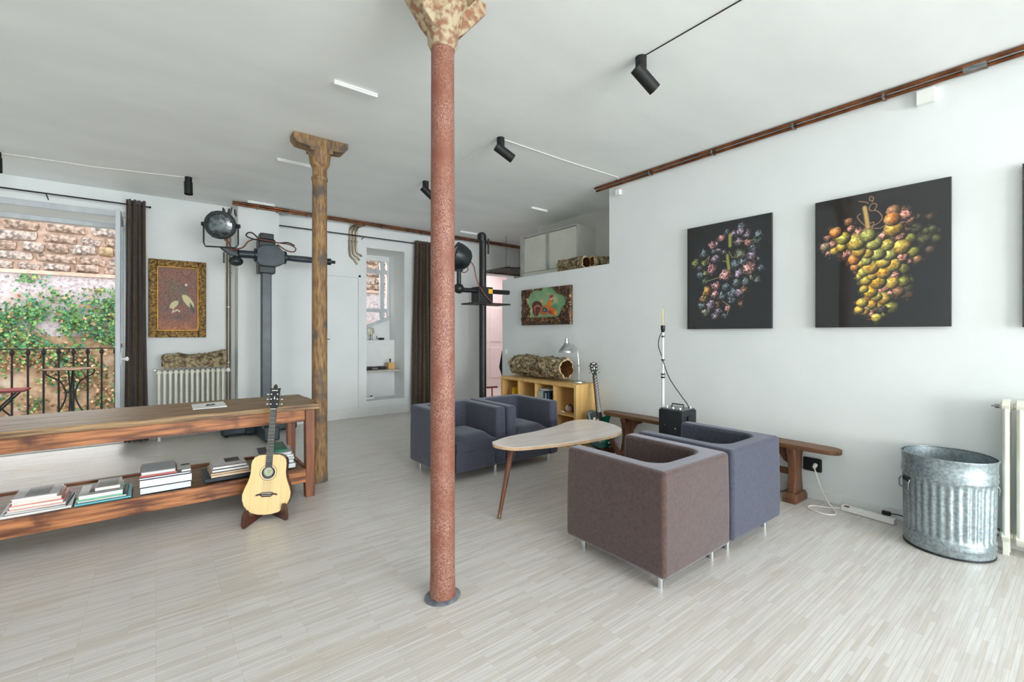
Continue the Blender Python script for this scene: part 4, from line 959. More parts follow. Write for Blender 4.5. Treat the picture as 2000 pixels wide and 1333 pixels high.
def shelf_book(y, w, h, d, c, lab, tilt=0):
    BC[0] += 1; m = book_mat(BC[0], c)
    t = thing('book', lab, 'book', (SX0 + .03 + d / 2, y + w / 2, .385), 'books standing in the birch bookshelf', (R(tilt), 0, 0))
    MB().box((-d / 2, -w / 2, 0), (d / 2, -w / 2 + .003, h)).box((-d / 2, w / 2 - .003, 0), (d / 2, w / 2, h)).box((-d / 2, -w / 2, 0), (-d / 2 + .003, w / 2, h)).build('cover', m, t, local=True)
    MB().box((-d / 2 + .003, -w / 2 + .003, .003), (d / 2 - .006, w / 2 - .003, h - .004)).build('pages', M['pages'], t, local=True)
yy = 4.44
for w, h, c, lab in ((.030, .23, (206, 206, 190), 'pale worn book, leftmost of the standing row'), (.026, .235, (200, 216, 206), 'pale green book second in the standing row'), (.018, .22, (226, 226, 222), 'thin white book third in the standing row'), (.026, .235, (216, 220, 214), 'off white book in the middle of the standing row'),
                     (.020, .215, (150, 160, 166), 'grey book in the standing row'), (.024, .232, (60, 84, 104), 'steel blue book in the standing row'), (.022, .21, (232, 232, 228), 'thin white book between the blue ones'), (.026, .238, (28, 52, 84), 'navy book near the right of the standing row'), (.022, .228, (70, 130, 178), 'bright blue book near the right of the standing row'), (.03, .232, (26, 28, 36), 'black book at the right end of the standing row')):
    yy -= w + .001; shelf_book(yy, w, h, .17, c, lab)
BC[0] += 1
tb = thing('book', 'white book lying flat on top of the standing books', 'book', (SX0 + .12, 4.31, .626), None)
MB().box((SX0 + .04, 4.235, .626), (SX0 + .20, 4.40, .628)).box((SX0 + .04, 4.235, .641), (SX0 + .20, 4.40, .643)).box((SX0 + .04, 4.235, .626), (SX0 + .042, 4.40, .643)).build('cover', M['white'], tb)
MB().box((SX0 + .043, 4.238, .628), (SX0 + .196, 4.397, .641)).build('pages', M['pages'], tb)
tf = thing('folder', 'yellow folded card standing in the left compartment of the bookshelf', 'folder', (SX0 + .10, 4.95, .385))
MB().obox((SX0 + .11, 4.975, .485), (.17, .012, .20), (R(4), 0, R(8))).build('front_flap', M['yellow'], tf)
MB().obox((SX0 + .11, 4.94, .495), (.17, .010, .22), (R(-3), 0, R(-5))).build('back_flap', M['yellow'], tf)
MB().obox((SX0 + .12, 4.958, .478), (.15, .012, .18), (0, 0, 0)).build('papers', M['pages'], tf)
th = thing('headphones', 'black and white headphones lying in the right compartment of the bookshelf', 'headphones', (SX0 + .13, 3.92, .385))
MB().tube([(SX0 + .14 + .03 * math.cos(R(a)), 3.95 + .075 * math.cos(R(a)), .40 + .08 * math.sin(R(a))) for a in range(0, 181, 15)], .010, 8).build('headband', M['black'], th, smooth=60)
MB().lathe([(.03, 0), (.038, .012), (.036, .03), (.025, .035)], (SX0 + .11, 3.875, .428), 18, rot=(R(90), 0, 0)).build('ear_cup', M['black'], th, smooth=50)
MB().lathe([(.03, 0), (.038, .012), (.036, .03), (.025, .035)], (SX0 + .16, 4.03, .428), 18, rot=(R(90), 0, 0)).build('ear_cup', M['white'], th, smooth=50)
MB().tube(spline([(SX0 + .07, 3.98, .39), (SX0 + .05, 4.02, .40), (SX0 + .07, 4.06, .392), (SX0 + .10, 4.03, .395)], 6), .006, 6).build('lead', M['white'], th, smooth=60)

# desk lamp
t = thing('desk_lamp', 'silver desk lamp with conical shade on the bookshelf', 'lamp', (4.05, 3.87, .75))
MB().lathe([(.072, .75), (.078, .756), (.076, .768), (.05, .776), (.015, .782)], (4.05, 3.87, 0), 32).build('base', M['alu'], t, smooth=40)
MB().sphere((4.03, 3.92, .784), .012, 12, 8, (1, 1, .7)).build('switch', M['chrome'], t, smooth=60)
MB().tube(spline([(4.05, 3.865, .775), (4.05, 3.865, .90), (4.05, 3.868, .985), (4.05, 3.875, 1.06), (4.05, 3.885, 1.13), (4.05, 3.91, 1.175), (4.05, 3.95, 1.205), (4.05, 3.985, 1.215)], 6), .0065, 10).build('arm', M['chrome'], t, smooth=60)
MB().sphere((4.05, 3.868, .96), .014).build('joint', M['chrome'], t, smooth=60)
MB().sphere((4.05, 3.985, 1.213), .015).build('joint', M['chrome'], t, smooth=60)
SHC = (4.05, 4.075, 0)
MB().lathe([(.098, 1.112), (.100, 1.118), (.088, 1.150), (.060, 1.185), (.040, 1.208), (.032, 1.222), (.030, 1.245), (.028, 1.245), (.036, 1.205), (.084, 1.148), (.094, 1.114)], SHC, 32).build('lamp_shade', M['alu'], t, smooth=50)
MB().lathe([(.030, 1.24), (.030, 1.262), (.024, 1.268), (.026, 1.28), (.022, 1.295), (.0002, 1.298)], SHC, 20).build('shade_cap', M['chrome'], t, smooth=40)
MB().cyl((4.05, 3.99, 1.213), (4.05, 4.045, 1.222), .006, n=8).build('shade_bracket', M['chrome'], t)

# ================================================================== ELECTRIC GUITAR
t = thing('electric_guitar', 'teal green electric guitar with inlaid neck leaning on the bookshelf end', 'guitar', (3.99, 3.435, .045), None, (R(-14.5), R(0), R(-22)))
half = [(.0, 0), (.07, .008), (.125, .035), (.160, .085), (.168, .14), (.155, .19), (.125, .235), (.115, .27)]
left = half + [(.120, .305), (.138, .345), (.145, .385), (.130, .42), (.100, .437), (.06, .435), (.035, .425)]
right = half + [(.125, .315), (.148, .355), (.155, .385), (.138, .405), (.115, .395), (.088, .365), (.055, .355), (.035, .36)]
out = [(x, z) for x, z in right] + [(-x, z) for x, z in reversed(left[1:])]
MB().prism(out, 0, .042, lambda a, c_, h: (a, h, c_)).build('body', M['tealside'], t, local=True, bevel=.006)
MB().prism([(a * .95, .21 + (c_ - .21) * .95) for a, c_ in out], -.006, 0, lambda a, c_, h: (a, h, c_)).build('body_top', M['green'], t, local=True, bevel=.003)
MB().prism([(-.115, .30), (-.06, .20), (-.045, .20), (-.035, .40), (-.075, .42), (-.115, .40)], -.010, -.006, lambda a, c_, h: (a, h, c_)).build('pickguard', M['black'], t, local=True, bevel=.001)
MB().box((-.082, -.0115, .325), (-.055, -.010, .352)).build('inlay_square', M['ivory'], t, local=True)
for z in (.17, .30): MB().box((-.036, -.016, z), (.036, -.006, z + .036)).build('pickup', M['chrome'], t, local=True, bevel=.003)
MB().box((-.045, -.018, .115), (.045, -.006, .130)).build('bridge', M['chrome'], t, local=True, bevel=.003)
MB().box((-.04, -.015, .075), (.04, -.006, .085)).build('tailpiece', M['chrome'], t, local=True, bevel=.003)
for x, z in ((.09, .10), (.115, .135), (.08, .06)): MB().cyl((x, -.006, z), (x, -.020, z), .011, .009, n=14).build('knob', M['ivory'], t, local=True, smooth=40)
MB().prism([(-.028, .345), (.028, .345), (.0215, .835), (-.0215, .835)], -.016, .018, lambda a, c_, h: (a, h, c_)).build('neck', M['mahog'], t, local=True, bevel=.005)
MB().prism([(-.0275, .345), (.0275, .345), (.021, .835), (-.021, .835)], -.021, -.016, lambda a, c_, h: (a, h, c_)).build('fretboard', M['fret'], t, local=True)
for k in range(0, 20):
    z = .835 - .63 * (1 - 2 ** (-k / 12)); z2 = .835 - .63 * (1 - 2 ** (-(k + 1) / 12))
    if z2 < .35: break
    w = .021 + (.835 - z) * .0131
    MB().box((-w, -.0222, z - .001), (w, -.021, z + .001)).build('fret', M['chrome'], t, local=True)
    zc = (z + z2) / 2; dz = (z - z2) * .32
    MB().prism([(-w * .75, zc - dz), (w * .2, zc - dz * .2), (w * .75, zc + dz), (w * .1, zc + dz * .5)], -.0217, -.0209, lambda a, c_, h: (a, h, c_)).build('inlay', M['ivory'], t, local=True)
MB().prism([(-.022, .835), (.022, .835), (.028, .86), (.044, .90), (.046, .965), (.038, .99), (.022, .985), (0, 1.0), (-.022, .985), (-.038, .99), (-.046, .965), (-.044, .90), (-.028, .86)], -.014, .004, lambda a, c_, h: (a, h, c_)).build('headstock', M['black'], t, local=True, bevel=.002)
MB().prism([(-.018, .972), (.018, .972), (.014, .984), (-.014, .984)], -.0155, -.0139, lambda a, c_, h: (a, h, c_)).build('inlay', M['ivory'], t, local=True)
MB().prism([(0, .90), (.010, .925), (.003, .932), (0, .955), (-.003, .932), (-.010, .925)], -.0155, -.0139, lambda a, c_, h: (a, h, c_)).build('inlay', M['ivory'], t, local=True)
for s_ in (-1, 1):
    for z in (.875, .912, .949):
        MB().cyl((s_ * .028, -.014, z), (s_ * .028, -.022, z), .007, n=10).build('tuning_post', M['ivory'], t, local=True)
        MB().cyl((s_ * .04, -.003, z), (s_ * .056, -.003, z), .003, n=8).sphere((s_ * .06, -.003, z), .009, 10, 6, (1, .6, .9)).build('tuning_key', M['steel'], t, local=True, smooth=50)
t = thing('guitar_stand', 'dark folding stand under the teal electric guitar', 'guitar stand', (3.97, 3.42, 0))
for s_ in (-1, 1):
    MB().prism([(-.09, 0), (.11, 0), (.11, .03), (-.03, .05), (-.06, .085), (-.09, .085)], -.012, .012, lambda a, c_, h: (3.985 + s_ * .09 + h, 3.43 + a, c_)).build('cradle_board', M['gstand'], t, bevel=.004)
MB().box((3.89, 3.50, .01), (4.08, 3.52, .03)).build('crossbar', M['gstand'], t)

# ================================================================== STUDIO STANDS
def rotz(d): return Vector(d).to_track_quat('Z', 'Y').to_euler()
t = thing('studio_stand', 'heavy dark blue studio stand with a square column beside the pilaster', 'studio stand', (1.12, 6.6, 0))
MB().box((1.062, 6.542, .12), (1.178, 6.658, 2.60)).build('column', M['stand'], t, bevel=.012)
MB().box((1.04, 6.52, 2.56), (1.20, 6.68, 2.635)).build('column_cap', M['standdk'], t, bevel=.012)
MB().box((1.022, 6.50, 2.12), (1.215, 6.70, 2.56)).build('vertical_sleeve', M['standdk'], t, bevel=.015)
MB().prism([(.985, 2.26), (1.0, 2.22), (1.05, 2.20), (1.20, 2.20), (1.27, 2.23), (1.31, 2.26), (1.31, 2.40), (1.27, 2.42), (1.22, 2.48), (1.05, 2.46), (.985, 2.41)], 6.40, 6.54, lambda a, c_, h: (a, h, c_)).build('clamp_body', M['stand'], t, bevel=.012)
for x in (.968, 1.302): MB().cyl((x, 6.47, 2.335), (x + .025, 6.47, 2.335), .082, n=20).build('clamp_collar', M['standdk'], t, smooth=40)
MB().cyl((.80, 6.47, 2.33), (1.0, 6.47, 2.335), .048, n=20).build('arm_front', M['stand'], t, smooth=40)
b = MB().cyl((1.32, 6.47, 2.335), (1.86, 6.47, 2.335), .036, n=18)
for k in range(6): b.tube([(1.32 + .05 * i, 6.47 + .036 * math.cos(k * PI / 3 + i * .16), 2.335 + .036 * math.sin(k * PI / 3 + i * .16)) for i in range(11)], .006, 6)
b.build('grooved_arm', M['stand'], t, smooth=40)
MB().cyl((1.85, 6.47, 2.335), (1.89, 6.47, 2.335), .045, n=16).cyl((1.89, 6.47, 2.335), (1.95, 6.47, 2.335), .022, n=12).build('arm_end_knob', M['standdk'], t, smooth=40)
MB().cyl((.775, 6.47, 2.19), (.775, 6.47, 2.38), .035, n=16).sphere((.77, 6.46, 2.235), .078, 18, 12, (1, .8, .75)).build('pan_joint', M['standdk'], t, smooth=50)
MB().prism([(.60, 2.385), (.68, 2.385), (.78, 2.34), (.80, 2.29), (.70, 2.30)], 6.42, 6.50, lambda a, c_, h: (a, h, c_)).build('tilt_bracket', M['stand'], t, bevel=.008)
MB().box((.635, 6.45, 2.20), (.655, 6.47, 2.33)).build('tilt_lever', M['standdk'], t, bevel=.004)
MB().box((.66, 6.88, .02), (1.56, 7.04, .155)).build('base_bar', M['stand'], t, bevel=.03, seg=3)
MB().box((1.03, 6.22, .03), (1.21, 6.90, .20)).build('base_foot', M['stand'], t, bevel=.02, seg=3)
MB().prism([(6.34, .20), (6.90, .20), (6.72, .34), (6.50, .34)], 1.05, 1.19, lambda a, c_, h: (h, a, c_)).build('column_socket', M['stand'], t, bevel=.012)
MB().box((.93, 6.84, .02), (1.07, 7.05, .17)).build('wheel_box', M['stand'], t, bevel=.02)
for x, y in ((.72, 6.96), (1.50, 6.96), (1.12, 6.28)): MB().cyl((x - .02, y, .026), (x + .02, y, .026), .026, n=16).build('castor', M['black'], t, smooth=40)
MB().tube(spline([(.70, 6.40, 2.36), (.83, 6.42, 2.40), (.90, 6.46, 2.49), (.98, 6.47, 2.53), (1.12, 6.48, 2.535), (1.24, 6.48, 2.52), (1.36, 6.46, 2.51), (1.44, 6.45, 2.47), (1.42, 6.45, 2.42), (1.33, 6.46, 2.43), (1.23, 6.48, 2.50)], 6), .008, 8).build('cable', M['cable_o'], t, smooth=60)
MB().tube(spline([(1.02, 6.47, 2.54), (.95, 6.46, 2.60), (.90, 6.46, 2.60), (.88, 6.46, 2.56), (.95, 6.46, 2.53), (1.1, 6.485, 2.525), (1.25, 6.48, 2.52), (1.35, 6.45, 2.53), (1.43, 6.45, 2.50)], 6), .008, 8).build('cable', M['cable_k'], t, smooth=60)

def lamp_housing(t, c, d, r):
    c = Vector(c); d = Vector(d).normalized(); rt = rotz(d)
    MB().lathe([(.02, -.17), (.08 * r / .165, -.165), (.125 * r / .165, -.13), (.150 * r / .165, -.07), (r, -.01), (r, .05), (r * .95, .06), (r * .80, .062), (r * .78, .045)], c, 36, rot=rt).build('housing', M['standdk'], t, smooth=35)
    MB().lathe([(r * .79, .046), (r * .6, .058), (r * .35, .066), (.0005, .069)], c, 32, rot=rt).build('lens', M['lens'], t, smooth=60)
    sd = d.cross(Vector((0, 0, 1))).normalized(); up = sd.cross(d)
    for k in range(6):
        a = 2 * PI * k / 6; q = c + (sd * math.cos(a) + up * math.sin(a)) * r * .97 + d * .05
        MB().sphere(q, .011, 8, 6).build('rim_screw', M['standdk'], t, smooth=60)
    return sd, up
t = thing('studio_spotlight', 'round black studio spotlight with glass lens held by the blue stand', 'spotlight', (.62, 6.42, 2.4))
LC = Vector((.612, 6.42, 2.645)); LD = Vector((-.30, -.92, -.20))
sd, up = lamp_housing(t, LC, LD, .165)
pts = [LC + sd * .178] + [LC + sd * .178 - Vector((0, 0, .22)), LC + sd * .16 - Vector((0, 0, .262)), LC - sd * .15 - Vector((0, 0, .262)), LC - sd * .178 - Vector((0, 0, .22)), LC - sd * .178]
MB().tube(pts, .009, 8).build('yoke', M['standdk'], t, smooth=60)
for s_ in (-1, 1): MB().cyl(LC + sd * s_ * .155, LC + sd * s_ * .20, .024, n=14).build('yoke_knob', M['black'], t, smooth=40)
for k in range(3): MB().obox(LC + Vector((.03 + .06 * k, .02, .175)), (.014, .11, .06), (0, 0, R(-15))).build('cooling_fin', M['standdk'], t)
MB().cyl(LC + Vector((.06, .06, -.17)), LC + Vector((.05, .05, -.11)), .02, n=10).build('cable_gland', M['cable_o'], t)
MB().tube(spline([LC + Vector((.06, .06, -.15)), LC + Vector((.10, .02, -.24)), LC + Vector((.13, .0, -.275)), (.80, 6.40, 2.385), (.70 + .13, 6.42, 2.40)], 6), .008, 8).build('cable', M['cable_o'], t, smooth=60)

t = thing('studio_stand', 'tall black round studio stand behind the armchairs', 'studio stand', (3.38, 4.95, 0))
MB().cyl((3.38, 4.95, .08), (3.38, 4.95, 2.62), .047, n=28).build('column', M['black'], t, smooth=40)
MB().lathe([(.054, 2.56), (.060, 2.60), (.056, 2.65), (.03, 2.675), (.001, 2.68)], (3.365, 4.95, 0), 20).build('column_cap', M['black'], t, smooth=40)
MB().cyl((3.455, 4.93, 2.40), (3.455, 4.93, 2.60), .012, n=10).build('counterweight_cord', M['black'], t)
MB().box((3.25, 4.85, 1.745), (3.475, 5.03, 1.955)).build('clamp_block', M['black'], t, bevel=.008)
MB().box((3.40, 4.845, 1.87), (3.465, 4.851, 1.93)).build('yellow_plate', M['yellow'], t)
MB().cyl((2.99, 4.90, 1.90), (3.77, 4.90, 1.905), .030, n=16).build('arm', M['black'], t, smooth=40)
MB().box((3.13, 4.78, 1.725), (3.71, 5.08, 1.745)).build('tray', M['black'], t, bevel=.003)
MB().sphere((2.985, 4.90, 1.915), .065, 16, 10).cyl((2.985, 4.90, 1.93), (2.985, 4.90, 2.16), .028, n=14).build('tilt_joint', M['standdk'], t, smooth=50)
MB().lathe([(.30, 0), (.30, .035), (.28, .05), (.08, .07), (.06, .12), (.05, .13)], (3.38, 4.95, .0), 36).build('base', M['standdk'], t, smooth=40)
MB().tube(spline([(3.13, 4.86, 2.26), (3.17, 4.84, 2.20), (3.20, 4.83, 2.05), (3.27, 4.83, 1.92), (3.36, 4.83, 1.82), (3.44, 4.82, 1.755)], 6), .007, 8).build('cable', M['cable_o'], t, smooth=60)
t = thing('studio_spotlight', 'black bell shaped studio spotlight half hidden by the red column', 'spotlight', (2.98, 4.9, 2.16))
LC = Vector((2.955, 4.88, 2.315)); lamp_housing(t, LC, (-.80, .25, .30), .165)
MB().box((2.945, 4.86, 2.13), (3.025, 4.94, 2.20)).build('mount_block', M['standdk'], t, bevel=.004)
MB().tube(spline([LC + Vector((.14, .02, -.07)), LC + Vector((.15, .0, -.16)), LC + Vector((.09, .0, -.20)), LC + Vector((.04, .02, -.17))], 6), .006, 8).build('cable', M['cable_o'], t, smooth=60)

# ================================================================== PICTURES
def to_attr(me, arr):
    a = me.color_attributes.new('Col', 'FLOAT_COLOR', 'POINT')
    q = np.ones((arr.shape[0] * arr.shape[1], 4), np.float32); q[:, :3] = arr.reshape(-1, 3); a.data.foreach_set('color', q.ravel())
def s2l(a): return np.where(a <= .04045, a / 12.92, ((np.clip(a, 0, 1) + .055) / 1.055) ** 2.4)
def print_grid(name, m, parent, o, du, dv, arr, hgt=None, nrm=(0, 0, 0)):
    # arr[row, col] sRGB 0-255, row 0 at the bottom
    ny, nx = arr.shape[:2]
    U, V = np.meshgrid(np.linspace(0, 1, nx), np.linspace(0, 1, ny))
    P = np.array(o)[None, None] + U[..., None] * np.array(du) + V[..., None] * np.array(dv)
    if hgt is not None: P = P + hgt[..., None] * np.array(nrm)
    P = P - np.array(WL[parent.name])
    idx = np.arange(nx * ny).reshape(ny, nx)
    F = np.stack([idx[:-1, :-1], idx[:-1, 1:], idx[1:, 1:], idx[1:, :-1]], -1).reshape(-1, 4)
    me = bpy.data.meshes.new(name); me.vertices.add(nx * ny); me.vertices.foreach_set('co', P.astype(np.float32).ravel())
    me.loops.add(F.size); me.loops.foreach_set('vertex_index', F.ravel().astype(np.int32))
    me.polygons.add(len(F)); me.polygons.foreach_set('loop_start', np.arange(0, F.size, 4, dtype=np.int32)); me.polygons.foreach_set('loop_total', np.full(len(F), 4, dtype=np.int32))
    me.update(calc_edges=True); to_attr(me, s2l(arr / 255.)); me.shade_smooth()
    me.materials.append(m); ob = bpy.data.objects.new(name, me); COL.objects.link(ob); ob.parent = parent; return ob
def vnoise(nx, ny, sx, sy, seed):
    g = np.random.RandomState(seed).rand(int(sy) + 2, int(sx) + 2)
    x = np.linspace(0, sx, nx); y = np.linspace(0, sy, ny)
    xi = x.astype(int); yi = y.astype(int); fx = x - xi; fy = y - yi; fx = fx * fx * (3 - 2 * fx); fy = fy * fy * (3 - 2 * fy)
    a = g[yi][:, xi]; b_ = g[yi][:, xi + 1]; c_ = g[yi + 1][:, xi]; d_ = g[yi + 1][:, xi + 1]
    return (a * (1 - fx) + b_ * fx) * (1 - fy)[:, None] + (c_ * (1 - fx) + d_ * fx) * fy[:, None]
def ell(X, Y, cx, cy, rx, ry, ang=0, soft=.06):
    c_, s_ = math.cos(R(ang)), math.sin(R(ang)); dx, dy = X - cx, Y - cy
    q = np.sqrt(((dx * c_ + dy * s_) / rx) ** 2 + ((-dx * s_ + dy * c_) / ry) ** 2)
    return np.clip((1 - q) / soft, 0, 1), q
def over(arr, m, col): arr[:] = arr * (1 - m[..., None]) + np.array(col, float) * m[..., None]
def line(X, Y, pts, w):
    m = np.zeros_like(X)
    for (x0, y0), (x1, y1) in zip(pts[:-1], pts[1:]):
        dx, dy = x1 - x0, y1 - y0; L2 = dx * dx + dy * dy + 1e-9
        t_ = np.clip(((X - x0) * dx + (Y - y0) * dy) / L2, 0, 1); d = np.hypot(X - x0 - t_ * dx, Y - y0 - t_ * dy)
        m = np.maximum(m, np.clip((w - d) / (w * .6), 0, 1))
    return m
PAL = {'yo': (232, 186, 78), 'o': (222, 150, 78), 'y': (222, 198, 92), 'g': (192, 188, 100), 'yy': (226, 192, 60), 'g2': (140, 136, 58), 'p': (206, 140, 122), 'p2': (190, 160, 130), 'b': (160, 112, 78), 'g3': (96, 92, 58), 'g4': (78, 78, 56), 'b3': (96, 72, 60), 'd': (74, 62, 66), 'w': (206, 200, 190)}
PAL1 = {'n': (104, 116, 124), 'n2': (110, 112, 98), 'm': (146, 128, 146), 'p': (190, 134, 134), 'p2': (208, 148, 142), 'gr': (138, 142, 84), 'o': (182, 136, 76), 'o2': (160, 124, 86), 'br': (138, 98, 72)}
def grapes(W_, H_, G, pal, seed, wrinkle, bgc, big=1.0):
    nx, ny = int(W_ * 300), int(H_ * 300)
    X, Y = np.meshgrid(np.linspace(0, W_, nx), np.linspace(0, H_, ny))
    arr = np.zeros((ny, nx, 3)); arr[:] = bgc
    rs = np.random.RandomState(seed); n1 = vnoise(nx, ny, 60 * W_, 60 * H_, seed + 1); n2 = vnoise(nx, ny, 130 * W_, 130 * H_, seed + 2); n3 = vnoise(nx, ny, 22 * W_, 22 * H_, seed + 3)
    order = sorted(range(len(G)), key=lambda i: (0 if G[i][3] in ('g4', 'b3', 'g3') else 1 if G[i][3] in ('g2', 'b', 'n', 'n2') else 2 if G[i][3] in ('p', 'm', 'o2', 'br') else 3, G[i][1]))
    # dark little raisins filling the gaps between the berries
    for (s_, t_, r, c_) in G:
        for k in range(3):
            a = rs.rand() * 6.28; x = s_ * W_ + math.cos(a) * r * 1.15; y = t_ * H_ + math.sin(a) * r * 1.15; rr = r * (.45 + .3 * rs.rand())
            m, q = ell(X, Y, x, y, rr, rr * .8, rs.rand() * 180, .5)
            col = np.array(pal[c_]) * (.25 + .35 * rs.rand()); arr = arr * (1 - m[..., None] * .8) + (col * (.5 + n2[..., None])) * m[..., None] * .8
    for i in order:
        s_, t_, r, c_ = G[i]; x, y = s_ * W_, t_ * H_; r = r * big
        far = c_ in ('g3', 'g4', 'b3'); wr = wrinkle if c_ not in ('p', 'm', 'd') else max(wrinkle, .75)
        asp = 1.0 + .18 * (rs.rand() - .3)
        m, q = ell(X, Y, x, y, r * asp * (1 + .0), r, rs.rand() * 50 - 25, .55 if far else .10)
        if wr > .5: q = q + (n1 - .5) * .9 + (n3 - .5) * .6; m = np.clip((1 - q) / .14, 0, 1); m = m * np.clip((n1 - .12 + (1 - q) * 1.6) * 3, 0, 1)
        dx, dy = (X - x) / r, (Y - y) / r; nz = np.sqrt(np.clip(1 - dx * dx - dy * dy, 0, 1))
        sh = np.clip(-.50 * dx + .45 * dy + .74 * nz, 0, 1.2)
        hl = np.clip(1 - np.hypot(dx + .35, dy - .32) * 2.6, 0, 1) ** 2
        tex = 1 + (n2 - .5) * (.16 + wr * 1.5) + (n1 - .5) * (.14 + wr * 1.1)
        col = np.array(pal[c_], float)[None, None] * ((.16 + .92 * sh) * tex)[..., None]
        if c_ in ('yo', 'o', 'y', 'yy'): col = col * (1 + (n3 - .42)[..., None] * np.array((.12, -.16, -.5)))
        col = col + (hl * (70 if not far else 10) * (1 - wr * .5))[..., None]
        arr = arr * (1 - m[..., None]) + np.clip(col, 0, 255) * m[..., None]
    return X, Y, arr
G2 = [(0.625, 0.706, 0.059, 'yo'), (0.179, 0.739, 0.043, 'o'), (0.24, 0.685, 0.048, 'y'), (0.228, 0.622, 0.037, 'y'), (0.344, 0.642, 0.062, 'y'), (0.436, 0.68, 0.049, 'g'), (0.48, 0.618, 0.052, 'g'), (0.578, 0.593, 0.042, 'y'), (0.68, 0.567, 0.053, 'yo'), (0.363, 0.568, 0.044, 'yo'), (0.432, 0.547, 0.034, 'yo'), (0.508, 0.534, 0.046, 'g'), (0.597, 0.523, 0.044, 'g'), (0.325, 0.513, 0.042, 'o'), (0.548, 0.47, 0.044, 'y'), (0.423, 0.494, 0.036, 'g'), (0.381, 0.476, 0.024, 'y'), (0.455, 0.442, 0.054, 'y'), (0.621, 0.443, 0.047, 'y'), (0.552, 0.403, 0.053, 'yo'), (0.4, 0.411, 0.034, 'y'), (0.334, 0.453, 0.031, 'o'), (0.688, 0.408, 0.039, 'g2'), (0.468, 0.379, 0.032, 'y'), (0.37, 0.382, 0.024, 'y'), (0.418, 0.347, 0.036, 'y'), (0.508, 0.33, 0.053, 'yy'), (0.611, 0.316, 0.043, 'yo'), (0.692, 0.319, 0.038, 'g2'), (0.404, 0.285, 0.029, 'y'), (0.455, 0.26, 0.045, 'yy'), (0.436, 0.221, 0.025, 'o'), (0.499, 0.222, 0.035, 'y'), (0.551, 0.207, 0.044, 'yo'), (0.39, 0.183, 0.036, 'y'), (0.462, 0.171, 0.036, 'yo'), (0.522, 0.164, 0.023, 'y'), (0.608, 0.139, 0.043, 'g2'), (0.367, 0.13, 0.031, 'yo'), (0.409, 0.119, 0.032, 'yo'), (0.499, 0.068, 0.032, 'y'), (0.548, 0.098, 0.028, 'g2'), (0.455, 0.096, 0.029, 'p'), (0.539, 0.129, 0.032, 'd'), (0.713, 0.749, 0.049, 'p'), (0.709, 0.796, 0.041, 'p'), (0.613, 0.773, 0.048, 'o'), (0.621, 0.832, 0.045, 'b'), (0.667, 0.645, 0.034, 'p'), (0.552, 0.664, 0.033, 'p'), (0.738, 0.62, 0.036, 'g2'), (0.684, 0.494, 0.034, 'p'), (0.267, 0.555, 0.041, 'p'), (0.353, 0.718, 0.035, 'p'), (0.301, 0.748, 0.029, 'p'), (0.287, 0.805, 0.031, 'b'), (0.108, 0.705, 0.025, 'p'), (0.088, 0.636, 0.034, 'p2'), (0.149, 0.648, 0.032, 'p'), (0.169, 0.594, 0.03, 'y'), (0.118, 0.576, 0.023, 'p'), (0.762, 0.523, 0.034, 'g2'), (0.733, 0.459, 0.014, 'p'), (0.79, 0.47, 0.027, 'b'), (0.833, 0.606, 0.042, 'g3'), (0.91, 0.6, 0.033, 'g3'), (0.841, 0.659, 0.027, 'g3'), (0.887, 0.669, 0.028, 'g3'), (0.872, 0.753, 0.028, 'b3'), (0.778, 0.689, 0.042, 'g4'), (0.872, 0.528, 0.033, 'b3'), (0.63, 0.366, 0.035, 'p'), (0.548, 0.272, 0.035, 'p'), (0.596, 0.244, 0.024, 'p'), (0.655, 0.253, 0.038, 'b'), (0.721, 0.275, 0.034, 'g4'), (0.729, 0.228, 0.032, 'b3'), (0.445, 0.149, 0.023, 'w')]
